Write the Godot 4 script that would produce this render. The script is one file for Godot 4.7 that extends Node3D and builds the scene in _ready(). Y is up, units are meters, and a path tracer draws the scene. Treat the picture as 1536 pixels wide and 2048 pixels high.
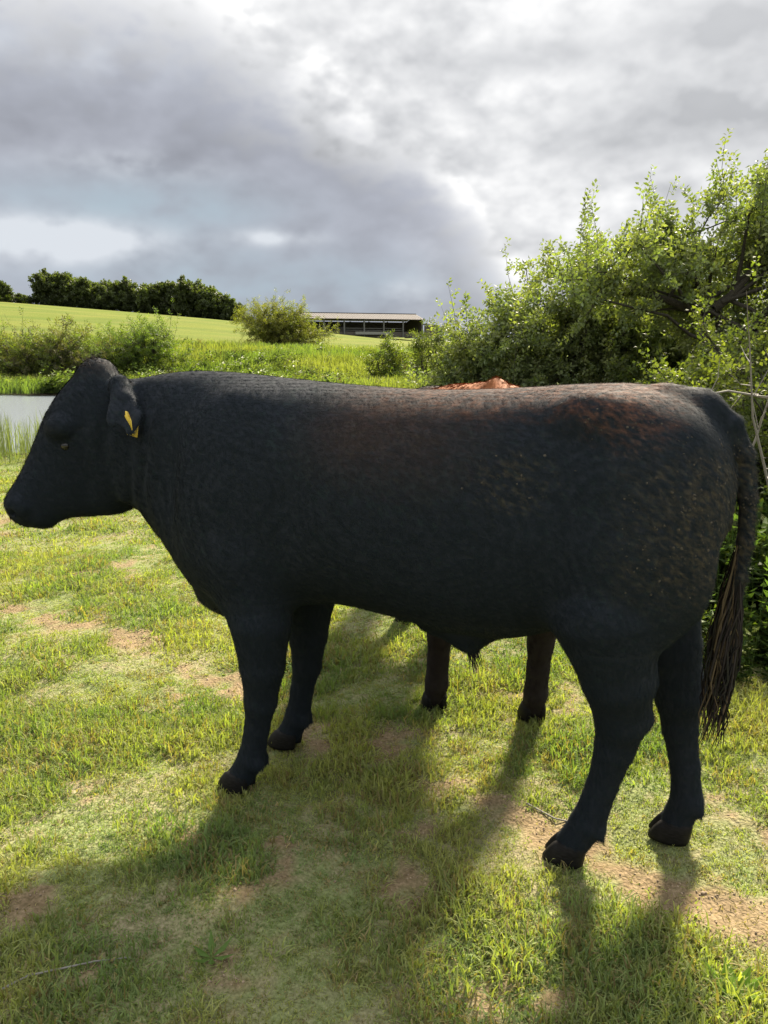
extends Node3D
# A black bull on rough pasture against the light, a rust coloured one behind it, pond, field and barn beyond.

const SKY_W := 3072
const SKY_H := 1536
var rng := RandomNumberGenerator.new()
var noise_fine := FastNoiseLite.new()
var noise_mid := FastNoiseLite.new()
var noise_big := FastNoiseLite.new()
var cloud_a := FastNoiseLite.new()
var cloud_b := FastNoiseLite.new()
var mats := {}
var taken := {}

# ------------------------------------------------------------------ small helpers
func lin(r: float, g: float, b: float) -> Color:
	return Color(r, g, b).linear_to_srgb()

func numbered(called: String) -> String:
	var n: int = taken.get(called, 0)
	taken[called] = n + 1
	return called if n == 0 else "%s_%03d" % [called, n]

func tag(o: Node, label: String, category: String, group := "", kind := "") -> void:
	if label: o.set_meta("label", label)
	if category: o.set_meta("category", category)
	if group: o.set_meta("group", group)
	if kind: o.set_meta("kind", kind)

func thing(called: String, at: Vector3, turn: float, label: String, category: String, group := "") -> Node3D:
	var o := Node3D.new()
	o.name = numbered(called)
	add_child(o)
	o.position = at
	o.rotation.y = turn
	tag(o, label, category, group)
	return o

func part(called: String, mesh: Mesh, mat: Material, parent: Node) -> MeshInstance3D:
	var o := MeshInstance3D.new()
	o.name = numbered(called) if parent == self else called
	o.mesh = mesh
	o.material_override = mat
	parent.add_child(o, true)
	return o

func copies(called: String, mesh: Mesh, mat: Material, where: Array, tints: PackedColorArray, parent: Node) -> MultiMeshInstance3D:
	var mm := MultiMesh.new()
	mm.transform_format = MultiMesh.TRANSFORM_3D
	mm.use_colors = true
	mm.mesh = mesh
	mm.instance_count = where.size()
	for i in where.size():
		mm.set_instance_transform(i, where[i])
		mm.set_instance_color(i, tints[i])
	var o := MultiMeshInstance3D.new()
	o.name = numbered(called) if parent == self else called
	o.multimesh = mm
	o.material_override = mat
	parent.add_child(o, true)
	return o

func noise(freq: float, octaves: int, sd: int) -> FastNoiseLite:
	var n := FastNoiseLite.new()
	n.noise_type = FastNoiseLite.TYPE_SIMPLEX_SMOOTH
	n.seed = sd
	n.frequency = freq
	n.fractal_octaves = octaves
	return n

func noise_tex(freq: float, octaves: int, sd: int, lo: Color, hi: Color, size := 512) -> NoiseTexture2D:
	var t := NoiseTexture2D.new()
	t.width = size
	t.height = size
	t.seamless = true
	t.noise = noise(freq, octaves, sd)
	var g := Gradient.new()
	g.set_color(0, lo)
	g.set_color(1, hi)
	t.color_ramp = g
	return t

func flat_mat(called: String, c: Color, rough := 0.85) -> StandardMaterial3D:
	var m := StandardMaterial3D.new()
	m.resource_name = called
	m.albedo_color = c
	m.roughness = rough
	mats[called] = m
	return m

func leaf_mat(called: String, back: Color, rough := 0.6) -> StandardMaterial3D:
	var m := flat_mat(called, Color.WHITE, rough)
	m.vertex_color_use_as_albedo = true
	m.cull_mode = BaseMaterial3D.CULL_DISABLED
	m.backlight_enabled = true
	m.backlight = back
	m.metallic_specular = 0.2
	return m

func curve_at(pts: Array, x: float) -> float:
	if x <= pts[0].x: return pts[0].y
	for i in range(1, pts.size()):
		if x < pts[i].x:
			return lerpf(pts[i - 1].y, pts[i].y, (x - pts[i - 1].x) / (pts[i].x - pts[i - 1].x))
	return pts[-1].y

# a tapered tube through points, with radii
func tube(st: SurfaceTool, pts: Array, radii: Array, sides := 6, tint := Color.WHITE) -> void:
	var n := pts.size()
	var rings := []
	var ref := Vector3(0.31, 0.2, 0.93)
	for i in n:
		var dir: Vector3 = (pts[mini(i + 1, n - 1)] - pts[maxi(i - 1, 0)]).normalized()
		var a := dir.cross(ref)
		if a.length() < 0.05: a = dir.cross(Vector3.RIGHT)
		a = a.normalized()
		var b := dir.cross(a)
		var ring := []
		for k in sides:
			var w := TAU * k / sides
			ring.append([pts[i] + (a * cos(w) + b * sin(w)) * radii[i], a * cos(w) + b * sin(w)])
		rings.append(ring)
	for i in n - 1:
		for k in sides:
			var k2 := (k + 1) % sides
			for v in [rings[i][k], rings[i + 1][k], rings[i][k2], rings[i][k2], rings[i + 1][k], rings[i + 1][k2]]:
				st.set_color(tint)
				st.set_normal(v[1])
				st.add_vertex(v[0])

func begin() -> SurfaceTool:
	var st := SurfaceTool.new()
	st.begin(Mesh.PRIMITIVE_TRIANGLES)
	return st

func box(st: SurfaceTool, c: Vector3, s: Vector3, basis := Basis()) -> void:
	var h := s / 2
	for ax in 3:
		for sg in [-1.0, 1.0]:
			var n := Vector3.ZERO
			n[ax] = sg
			var a := Vector3.ZERO
			a[(ax + 1) % 3] = h[(ax + 1) % 3]
			var b := Vector3.ZERO
			b[(ax + 2) % 3] = h[(ax + 2) % 3] * sg
			var o := n * h[ax]
			for v in [o - a - b, o + a + b, o + a - b, o - a - b, o - a + b, o + a + b]:
				st.set_normal(basis * n)
				st.add_vertex(c + basis * v)

# a leaf: a folded blade of four faces, in the plane of dir and side
func leaf(st: SurfaceTool, at: Vector3, dir: Vector3, side: Vector3, length: float, width: float, tint: Color) -> void:
	var up := dir.cross(side).normalized()
	var tip := at + dir * length - up * length * 0.12
	var mid := at + dir * length * 0.45
	var l := mid + side * width * 0.5 + up * width * 0.14
	var r := mid - side * width * 0.5 + up * width * 0.14
	for v in [at, l, mid, at, mid, r, l, tip, mid, mid, tip, r]:
		st.set_color(tint)
		st.add_vertex(v)

func any_dir() -> Vector3:
	var z := rng.randf_range(-1, 1)
	var a := rng.randf() * TAU
	var r := sqrt(1 - z * z)
	return Vector3(r * cos(a), z, r * sin(a))

# ------------------------------------------------------------------ sky
var edge_line := [Vector2(-60, 17.0), Vector2(-23.8, 18.9), Vector2(-16.6, 19.1), Vector2(-12.6, 18.6), Vector2(-8.9, 16.9), Vector2(-4.3, 15.1), Vector2(-0.3, 13.1), Vector2(2.5, 11.2), Vector2(4.5, 9.0), Vector2(6.6, 6.7), Vector2(8.8, 3.4), Vector2(12.0, -3.0), Vector2(60, -9.0)]
var sky_rows := []
var sun_dir := Vector3.UP

func puff(az: float, el: float, a0: float, e0: float, ra: float, re: float) -> float:
	var x := (az - a0) / ra
	var y := (el - e0) / re
	return exp(-x * x - y * y)

func sky_row(row: int) -> void:
	var out := PackedFloat32Array()
	out.resize(SKY_W * 3)
	var el := 90.0 - (row + 0.5) * 180.0 / SKY_H
	var e := deg_to_rad(el)
	var dy := sin(e)
	for col in SKY_W:
		# Godot's panorama: the first column looks along -z, and the bearing grows to the right
		var az := wrapf((col + 0.5) * 360.0 / SKY_W, -180.0, 180.0)
		var a := deg_to_rad(az)
		var d := Vector3(cos(e) * sin(a), dy, -cos(e) * cos(a))
		var q := Vector2(d.x, d.z) / (dy + 0.22)
		var n1 := cloud_a.get_noise_2d(q.x * 1.0, q.y)
		var n2 := cloud_b.get_noise_2d(q.x * 1.0 + 40.0, q.y * 1.0)
		var n3 := cloud_a.get_noise_3d(d.x * 2.6, d.y * 4.4, d.z * 2.6 + 9.0)
		var n4 := cloud_b.get_noise_3d(d.x * 5.0, d.y * 9.0, d.z * 5.0)
		var n5 := cloud_b.get_noise_3d(d.x * 14.0, d.y * 26.0, d.z * 14.0 + 3.0)
		# weight of the banks seen ahead against the broken cloud all round
		var w := smoothstep(44.0, 30.0, absf(az)) * smoothstep(36.0, 25.0, el)
		var s := curve_at(edge_line, az) - el + n3 * 3.0 + n4 * 2.4 + n5 * 1.2
		var mass := smoothstep(-1.6, 3.2, s) * w + smoothstep(0.15, 0.6, n1 + 0.3 * n2 + 0.25 * smoothstep(26.0, 8.0, el)) * 0.8 * (1.0 - w)
		mass *= 1.0 - 0.35 * smoothstep(-1.0, 9.0, az) * smoothstep(12.0, 6.0, el) * w
		var rim := exp(-pow((s + 1.1) / 1.3, 2.0)) * smoothstep(-15.0, -6.0, az) * w
		# bright thin veil
		var veil := 0.51 + 0.2 * n4 + 0.16 * n3 + 0.06 * n2 + 0.1 * n5
		var grey := puff(az, el, 22.0, 14.2, 8.0, 2.0) * 1.3 + puff(az, el, 14.0, 13.2, 3.0, 1.0) * 0.3 + puff(az, el, 23.0, 18.6, 7.0, 2.2) * 1.0 + puff(az, el, 10.8, 18.2, 3.2, 0.9) * 0.6 + puff(az, el, 6.0, 18.0, 3.0, 0.9) * 0.35
		grey = clampf(grey * (1.0 + 1.3 * n4 + 0.6 * n3), 0.0, 1.0) * w
		veil = lerpf(veil, 0.24, grey * 0.9)
		var glow := exp(-pow(acos(clampf(d.dot(sun_dir), -1.0, 1.0)) / 0.42, 2.0))
		veil += rim * maxf(0.0, 0.05 + 0.25 * n4) + glow * 0.35
		veil *= lerpf(lerpf(1.0, 2.25, smoothstep(18.0, 40.0, el)), 1.0, w)  # higher sky outside the view is brightened to fill the shade below
		var bright := Vector3(veil * 1.0, veil * 1.0, veil * 1.0)
		bright = bright.lerp(Vector3(veil * 0.97, veil * 1.0, veil * 1.06), clampf((0.75 - veil) * 2.0, 0.0, 1.0))
		# heavy cloud, greyer and a little violet, bluer low on the left
		var m := 1.0 + 0.2 * n3 + 0.2 * n4 + 0.05 * n5
		var dark := Vector3(0.30, 0.315, 0.36) * m
		var blue := (puff(az, el, -17.0, 9.2, 9.0, 1.8) * 0.8 + puff(az, el, -10.0, 4.5, 14.0, 2.2) * 0.75) * w
		dark = dark.lerp(Vector3(0.31, 0.375, 0.43), clampf(blue * (1.0 + n4), 0.0, 1.0))
		var cum := puff(az, el, -22.0, 6.9, 6.0, 1.2) * 1.2 + puff(az, el, -7.5, 7.5, 2.6, 0.5) * 0.7 + puff(az, el, -17.0, 11.6, 4.5, 0.7) * 0.45 + puff(az, el, 1.4, 3.8, 1.6, 0.8) * 0.4 + puff(az, el, -20.0, 17.5, 8.0, 1.2) * 0.3
		cum = clampf(cum * (0.55 + 2.6 * n4 + 1.0 * n3 + 0.3), 0.0, 1.0) * w
		dark = dark.lerp(Vector3(0.52, 0.55, 0.59), cum)
		var c := bright.lerp(dark, clampf(mass, 0.0, 1.0))
		# beyond the banks the high cloud is lightened as added fill light
		var at := col * 3
		c *= 0.46
		out[at] = maxf(c.x, 0.1)
		out[at + 1] = maxf(c.y, 0.1)
		out[at + 2] = maxf(c.z, 0.1)
	sky_rows[row] = out

func make_sky() -> Texture2D:
	cloud_a = noise(1.1, 6, 21)
	cloud_b = noise(2.1, 6, 5)
	sky_rows.resize(SKY_H)
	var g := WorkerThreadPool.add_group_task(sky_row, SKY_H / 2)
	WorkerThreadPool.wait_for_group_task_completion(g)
	var low := PackedFloat32Array()
	low.resize(SKY_W * 3)
	for i in SKY_W:
		low[i * 3] = 0.16
		low[i * 3 + 1] = 0.19
		low[i * 3 + 2] = 0.1
	var all := PackedByteArray()
	for row in SKY_H:
		all.append_array((sky_rows[row] if row < SKY_H / 2 else low).to_byte_array())
	sky_rows.clear()
	return ImageTexture.create_from_image(Image.create_from_data(SKY_W, SKY_H, false, Image.FORMAT_RGBF, all))

# ------------------------------------------------------------------ terrain
const POND := Vector3(-13.0, -0.15, -20.8)
const WATER := -0.15
var ridge_line := [Vector2(-60, 5.4), Vector2(-25.2, 3.35), Vector2(-11.8, 2.15), Vector2(-5.9, 1.55), Vector2(2.9, 0.75), Vector2(12, 0.4), Vector2(60, 0.2)]
var trail := [Vector2(-3.2, -5.2), Vector2(-1.9, -4.4), Vector2(-1.23, -3.93), Vector2(-0.82, -3.49), Vector2(-0.46, -3.22), Vector2(-0.1, -3.03), Vector2(0.15, -2.64), Vector2(0.41, -2.51), Vector2(0.56, -2.33), Vector2(0.72, -2.16), Vector2(0.98, -1.98), Vector2(1.5, -1.75), Vector2(2.2, -1.5)]
var bare := [Vector3(0.78, -2.08, 0.17), Vector3(1.16, -1.9, 0.17), Vector3(0.6, -2.3, 0.1), Vector3(-0.98, -1.92, 0.1), Vector3(0.25, -1.64, 0.05), Vector3(-0.26, -2.95, 0.14), Vector3(0.0, -3.05, 0.12), Vector3(-1.4, -4.1, 0.12), Vector3(-0.75, -1.75, 0.06), Vector3(0.05, -2.75, 0.12), Vector3(1.3, -2.3, 0.1)]

func pond_edge(x: float, z: float) -> float:
	# below 1 inside the pond
	var a := (x - POND.x) / 13.0
	var b := (z - POND.z) / 9.4
	return sqrt(a * a + b * b) + 0.06 * noise_big.get_noise_2d(x * 2.0, z * 2.0)

func land(x: float, z: float) -> float:
	var depth := -z
	var h := 0.05 * noise_mid.get_noise_2d(x, z) * smoothstep(60.0, 5.0, absf(depth)) + 0.016 * noise_fine.get_noise_2d(x, z) * smoothstep(14.0, 4.0, absf(depth))
	# the hill beyond the pond
	var az := rad_to_deg(atan2(x, maxf(depth, 1.0)))
	var top := 1.55 + 205.0 * tan(deg_to_rad(curve_at(ridge_line, az)))
	var t := clampf((depth - 36.0) / 169.0, 0.0, 1.0)
	var hill := lerpf(0.0, top, pow(t, 0.92)) + 0.9 * smoothstep(36.0, 46.0, depth) * (1.0 - t)
	if depth > 205.0:
		hill = top - (depth - 205.0) * 0.05
		hill = maxf(hill, -25.0)
	h += hill * smoothstep(34.0, 40.0, depth)
	if depth > 30.0: h += 0.5 * noise_big.get_noise_2d(x * 0.15, z * 0.15) * smoothstep(40.0, 80.0, depth) * smoothstep(205.0, 150.0, depth)
	var pe := pond_edge(x, z)
	if pe < 1.35:
		h = lerpf(-0.8, minf(h, 0.6), smoothstep(0.8, 1.12, pe))
	return h

func soil(x: float, z: float) -> float:
	var best := 0.0
	if absf(x) < 5.0 and z > -7.0:
		var p := Vector2(x, z)
		var d := 9.0
		for i in range(1, trail.size()):
			var a: Vector2 = trail[i - 1]
			var ab: Vector2 = trail[i] - a
			d = minf(d, (p - a - ab * clampf((p - a).dot(ab) / ab.length_squared(), 0, 1)).length())
		best = 0.8 - d / 0.26
		for b in bare:
			best = maxf(best, 1.25 - p.distance_to(Vector2(b.x, b.y)) / b.z * 0.9)
	var n := noise_mid.get_noise_2d(x * 2.4 + 31.0, z * 2.4) + 0.55 * noise_fine.get_noise_2d(x, z)
	var m := noise_mid.get_noise_2d(x * 6.0, z * 6.0 + 13.0)
	return clampf(maxf(best * 0.8 + n * 0.9 + m * 0.5, n * 1.4 + m * 0.9 - 0.32), 0.0, 1.0)

func spaced(first: float, last: float, dense_a: float, dense_b: float, step: float, grow: float) -> PackedFloat32Array:
	var out := PackedFloat32Array()
	var x := dense_a
	while x <= dense_b:
		out.append(x)
		x += step
	var s := step
	while x < last:
		out.append(x)
		s *= grow
		x += s
	out.append(last)
	s = step
	x = dense_a - step
	var before := []
	while x > first:
		before.append(x)
		s *= grow
		x -= s
	before.append(first)
	before.reverse()
	var all := PackedFloat32Array(before)
	all.append_array(out)
	return all

func make_ground() -> void:
	var xs := spaced(-900.0, 900.0, -3.2, 3.2, 0.035, 1.055)
	var zs := spaced(-1500.0, 60.0, -5.2, -1.0, 0.035, 1.05)
	var nx := xs.size()
	var nz := zs.size()
	var v := PackedVector3Array()
	var nr := PackedVector3Array()
	var col := PackedColorArray()
	var idx := PackedInt32Array()
	v.resize(nx * nz)
	nr.resize(nx * nz)
	col.resize(nx * nz)
	for j in nz:
		for i in nx:
			v[j * nx + i] = Vector3(xs[i], land(xs[i], zs[j]), zs[j])
	for j in nz:
		for i in nx:
			var k := j * nx + i
			var dx := v[j * nx + mini(i + 1, nx - 1)] - v[j * nx + maxi(i - 1, 0)]
			var dz := v[mini(j + 1, nz - 1) * nx + i] - v[maxi(j - 1, 0) * nx + i]
			nr[k] = dz.cross(dx).normalized()
			col[k] = ground_color(xs[i], zs[j])
	for j in nz - 1:
		for i in nx - 1:
			var a := j * nx + i
			idx.append_array([a, a + 1, a + nx, a + 1, a + nx + 1, a + nx])
	var arr := []
	arr.resize(Mesh.ARRAY_MAX)
	arr[Mesh.ARRAY_VERTEX] = v
	arr[Mesh.ARRAY_NORMAL] = nr
	arr[Mesh.ARRAY_COLOR] = col
	arr[Mesh.ARRAY_INDEX] = idx
	var m := ArrayMesh.new()
	m.add_surface_from_arrays(Mesh.PRIMITIVE_TRIANGLES, arr)
	var mat := flat_mat("pasture_soil", Color.WHITE, 0.95)
	mat.vertex_color_use_as_albedo = true
	mat.metallic_specular = 0.1
	mat.uv1_triplanar = true
	mat.uv1_world_triplanar = true
	mat.uv1_scale = Vector3(1.7, 1.7, 1.7)
	mat.albedo_texture = noise_tex(0.035, 5, 3, Color(0.66, 0.68, 0.62), Color(1, 1, 1), 1024)
	mat.heightmap_enabled = true
	mat.heightmap_texture = noise_tex(0.06, 4, 8, Color.BLACK, Color.WHITE)
	mat.heightmap_scale = 0.7
	var o := part("ground", m, mat, self)
	tag(o, "rough pasture ground with trodden bare soil rising to a far field", "ground", "", "structure")

func ground_color(x: float, z: float) -> Color:
	var depth := -z
	var n := noise_mid.get_noise_2d(x * 3.0, z * 3.0)
	var f := noise_fine.get_noise_2d(x * 2.0, z * 2.0)
	var turf := Color(0.22, 0.255, 0.115).lerp(Color(0.3, 0.26, 0.17), clampf(0.4 + n * 0.8 + f * 1.0, 0, 1))
	var dirt := Color(0.30, 0.225, 0.145).lerp(Color(0.20, 0.145, 0.092), clampf(0.4 + f * 0.9 - n * 0.4, 0, 1))
	var c := turf.lerp(dirt, smoothstep(0.25, 0.7, soil(x, z)) * smoothstep(30.0, 12.0, depth))
	if pond_edge(x, z) < 1.12: c = Color(0.05, 0.042, 0.028)
	if depth > 34.0:
		# the mown field: streaks of paler and fresher growth that run along the slope
		var g := noise_big.get_noise_2d(x * 0.25, z * 1.1)
		var k := noise_mid.get_noise_2d(x * 0.3, z * 0.5)
		var field := Color(0.175, 0.2, 0.05).lerp(Color(0.125, 0.165, 0.042), clampf(0.45 + g * 1.3 + k * 0.9, 0, 1))
		field = field.lerp(Color(0.22, 0.215, 0.07), clampf(k * 1.2 - g * 0.8, 0, 0.7))
		c = c.lerp(field, smoothstep(38.0, 52.0, depth))
	return c

# ------------------------------------------------------------------ grass
func tuft_mesh(blades: int, spread: float, lo: float, hi: float, width: float, droop: float, sd: int) -> ArrayMesh:
	rng.seed = sd
	var st := begin()
	for i in blades:
		var a := rng.randf() * TAU
		var p := Vector3(cos(a), 0, sin(a)) * spread * sqrt(rng.randf())
		var lean := Vector3(cos(a + rng.randf_range(-1.2, 1.2)), 0, 0).rotated(Vector3.UP, rng.randf() * TAU) * rng.randf_range(0.1, 1.0) * droop
		var h := rng.randf_range(lo, hi)
		var side := Vector3(1, 0, 0).rotated(Vector3.UP, rng.randf() * TAU) * width * rng.randf_range(0.6, 1.2) * 0.5
		var tone := rng.randf_range(0.72, 1.25)
		var tint := Color(tone, tone, tone)
		if rng.randf() < 0.16: tint = Color(1.9 * tone, 1.35 * tone, 1.7 * tone)
		var p1 := p + Vector3.UP * h * 0.5 + lean * h * 0.22
		var p2 := p + Vector3.UP * h * 0.86 + lean * h * 0.68
		var p3 := p + Vector3.UP * h * maxf(0.35, 1.0 - 0.2 * lean.length()) + lean * h * 1.15
		for v in [p - side, p + side, p1 + side * 0.9, p - side, p1 + side * 0.9, p1 - side * 0.9, p1 - side * 0.9, p1 + side * 0.9, p2 + side * 0.55, p1 - side * 0.9, p2 + side * 0.55, p2 - side * 0.55, p2 - side * 0.55, p2 + side * 0.55, p3]:
			st.set_color(tint)
			st.add_vertex(v)
	return st.commit()

func herb_mesh(leaves: int, size: float, sd: int) -> ArrayMesh:
	rng.seed = sd
	var st := begin()
	for i in leaves:
		var a := TAU * i / leaves + rng.randf_range(-0.5, 0.5)
		var dir := Vector3(cos(a), rng.randf_range(0.15, 0.8), sin(a)).normalized()
		var side := dir.cross(Vector3.UP).normalized()
		var t := rng.randf_range(0.8, 1.2)
		leaf(st, dir * size * 0.15, dir, side, size * rng.randf_range(0.6, 1.1), size * rng.randf_range(0.32, 0.5), Color(t, t, t))
	return st.commit()

func grass_tint(x: float, z: float, dry: float) -> Color:
	var n := noise_mid.get_noise_2d(x * 1.8 + 7.0, z * 1.8)
	var f := noise_fine.get_noise_2d(x * 0.8, z * 0.8)
	var c := Color(0.19, 0.265, 0.105).lerp(Color(0.36, 0.375, 0.14), clampf(0.5 + n * 1.1 + f * 0.6 + rng.randf_range(-0.3, 0.3), 0, 1))
	if rng.randf() < dry: c = Color(0.33, 0.27, 0.14) * rng.randf_range(0.7, 1.15)
	c *= rng.randf_range(0.82, 1.18)
	c.a = 1.0
	return c

func make_grass() -> void:
	var mat := leaf_mat("grass_blade", Color(0.95, 1.0, 0.5), 0.6)
	var shapes := [tuft_mesh(10, 0.045, 0.008, 0.02, 0.0042, 2.2, 11), tuft_mesh(10, 0.055, 0.007, 0.016, 0.0045, 3.2, 12), tuft_mesh(12, 0.04, 0.015, 0.042, 0.004, 2.0, 13), tuft_mesh(8, 0.05, 0.006, 0.015, 0.004, 3.2, 14), herb_mesh(7, 0.022, 15)]
	var where := [[], [], [], [], []]
	var tints := [PackedColorArray(), PackedColorArray(), PackedColorArray(), PackedColorArray(), PackedColorArray()]
	rng.seed = 404
	# zone: near depth, far depth, tufts per square metre, scale
	for zone in [[0.9, 2.2, 6500.0, 1.0, 1.0], [2.2, 3.6, 5200.0, 1.1, 1.0], [3.6, 6.0, 2400.0, 1.4, 0.85], [6.0, 10.0, 560.0, 2.0, 0.7], [10.0, 18.0, 220.0, 2.7, 0.6], [18.0, 36.0, 50.0, 4.0, 0.45]]:
		var half: float = zone[1] * 0.56 + 0.9
		var n := int((zone[1] - zone[0]) * half * 2.0 * zone[2])
		for i in n:
			var x := rng.randf_range(-half, half)
			var z := -rng.randf_range(zone[0], zone[1])
			if absf(x) > -z * 0.56 + 0.9: continue
			var s := soil(x, z)
			var open := smoothstep(0.22, 0.62, s)
			if rng.randf() < open * 0.93: continue
			if pond_edge(x, z) < 1.08: continue
			var lush := noise_mid.get_noise_2d(x * 2.2 - 15.0, z * 2.2) + 0.5 * noise_fine.get_noise_2d(x * 0.9, z * 0.9)
			var kind := 0
			var pick := rng.randf()
			if open > 0.3 or pick < 0.2: kind = 3
			elif pick < 0.42: kind = 1
			elif lush > -0.12 and pick < 0.6: kind = 2
			elif pick > 0.93: kind = 4
			var sc: float = zone[2 + 1] * rng.randf_range(0.75, 1.3) * (0.95 + clampf(lush, -0.35, 0.5) * 0.9)
			var b := Basis(Vector3.UP, rng.randf() * TAU).rotated(Vector3.RIGHT, rng.randf_range(-0.2, 0.2)).scaled(Vector3(sc, sc * rng.randf_range(0.7, 1.1) * zone[4], sc))
			where[kind].append(Transform3D(b, Vector3(x, land(x, z) - 0.004, z)))
			tints[kind].append(grass_tint(x, z, 0.12 + 0.22 * smoothstep(0.05, 0.5, noise_mid.get_noise_2d(x * 3.3 + 90.0, z * 3.3)) + open * 0.45 + (0.12 if kind == 3 else 0.0)))
	var names := ["short_turf_grass", "spreading_turf_grass", "tufted_long_grass", "sparse_creeping_grass", "clover_and_herbs"]
	var labels := ["short green turf grass all over the pasture", "flat spreading grass all over the pasture", "longer tufted grass in clumps over the pasture", "sparse creeping grass along the bare soil", "small round leaved herbs low in the turf"]
	for k in 5:
		var o := copies(names[k], shapes[k], mat, where[k], tints[k], self)
		tag(o, labels[k], "grass", "", "stuff")

# ------------------------------------------------------------------ trees and shrubs
func sprig_mesh(leaves: int, length: float, leaf_len: float, leaf_wide: float, sd: int, spiral := 2.4) -> ArrayMesh:
	rng.seed = sd
	var st := begin()
	for i in leaves:
		var f := (i + 0.5) / leaves
		var a := i * spiral + rng.randf_range(-0.5, 0.5)
		var out := Vector3(cos(a), rng.randf_range(0.1, 0.9), sin(a)).normalized()
		var side := out.cross(any_dir()).normalized()
		var t := rng.randf_range(0.75, 1.25)
		leaf(st, Vector3(0, f * length, 0) + out * leaf_len * 0.1, out, side, leaf_len * rng.randf_range(0.7, 1.2), leaf_wide * rng.randf_range(0.75, 1.2), Color(t, t * rng.randf_range(0.95, 1.05), t * rng.randf_range(0.8, 1.1)))
	return st.commit()

func aim(dir: Vector3) -> Basis:
	var y := dir.normalized()
	var x := y.cross(Vector3(0.3, 0.1, 0.95)).normalized()
	return Basis(x, y, x.cross(y)).rotated(y, rng.randf() * TAU)

# lobes: [centre, radii] of the crown, relative to the foot of the trunk
func tree(called: String, at: Vector3, label: String, category: String, group: String, d: Dictionary) -> Node3D:
	rng.seed = d.seed
	var o := thing(called, at, 0.0, label, category, group)
	var wood := begin()
	var where := []
	var tints := PackedColorArray()
	var stems: Array = d.stems            # each: points of a main stem, with the radius at its foot
	var nodes := []
	for s in stems:
		var radii := []
		for i in s[0].size():
			radii.append(lerpf(s[1], s[1] * 0.35, float(i) / (s[0].size() - 1)))
			if i > 0:
				for k in 3: nodes.append([s[0][i - 1].lerp(s[0][i], (k + 1) / 3.0), radii[i]])
		tube(wood, s[0], radii, 8)
	var lobes: Array = d.lobes
	var volume := 0.0
	for l in lobes: volume += l[1].x * l[1].y * l[1].z
	for l in lobes:
		var n := int(ceil(d.limbs * l[1].x * l[1].y * l[1].z / volume))
		for i in n:
			var r := pow(rng.randf(), 0.45)
			var dir := any_dir()
			var tip: Vector3 = l[0] + dir * l[1] * r
			if tip.y < d.floor: tip.y = d.floor + rng.randf() * 0.3
			var from: Array = nodes[0]
			var best := 1e9
			for k in 8:
				var c: Array = nodes[rng.randi() % nodes.size()]
				var cost: float = c[0].distance_to(tip) + maxf(0.0, c[0].y - tip.y) * 1.5
				if cost < best:
					best = cost
					from = c
			var mid: Vector3 = from[0].lerp(tip, 0.5) + Vector3(0, rng.randf_range(0.0, 0.18), 0) * best + any_dir() * best * 0.1
			var pts := []
			var radii := []
			for k in 6:
				var t := k / 5.0
				pts.append(from[0].lerp(mid, t).lerp(mid.lerp(tip, t), t) + any_dir() * best * 0.02)
				radii.append(lerpf(minf(from[1] * 0.55, d.limb_r), d.twig_r, t))
			tube(wood, pts, radii, 5)
			# twigs off the outer half of the limb, and sprigs of leaves along them
			for k in d.twigs:
				var root: Vector3 = pts[2].lerp(tip, rng.randf()) if k > 0 else tip
				var grow: Vector3 = (any_dir() + (tip - l[0]).normalized() * 0.55 + Vector3(0, d.lift, 0)).normalized()
				var long: float = d.twig * rng.randf_range(0.5, 1.25)
				if k == 0 and rng.randf() < d.shoots: 
					grow = (Vector3.UP * 1.4 + dir * 0.5).normalized()
					long *= 1.9
				var end := root + grow * long
				tube(wood, [root, root.lerp(end, 0.5) + any_dir() * long * 0.06, end], [d.twig_r * 0.8, d.twig_r * 0.6, d.twig_r * 0.3], 3)
				var tone: Color = d.tones[rng.randi() % d.tones.size()]
				for j in d.sprigs:
					var p: Vector3 = root.lerp(end, (j + rng.randf()) / d.sprigs) + any_dir() * d.twig * 0.06
					var b := aim(grow + any_dir() * 0.7).scaled(Vector3.ONE * rng.randf_range(0.65, 1.2))
					where.append(Transform3D(b, p))
					var c: Color = tone * rng.randf_range(0.75, 1.25)
					c.a = 1.0
					tints.append(c)
	part("trunk", wood.commit(), d.bark, o)
	var crown := copies("crown", d.sprig, d.leaf, where, tints, o)
	crown.set_meta("kind", "stuff")
	return o

func stem_from(a: Vector3, b: Vector3, r: float, bend := 0.08) -> Array:
	var pts := []
	var dist := a.distance_to(b)
	for i in 6:
		pts.append(a.lerp(b, i / 5.0) + (any_dir() * dist * bend if i > 0 else Vector3.ZERO))
	return [pts, r]

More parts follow.
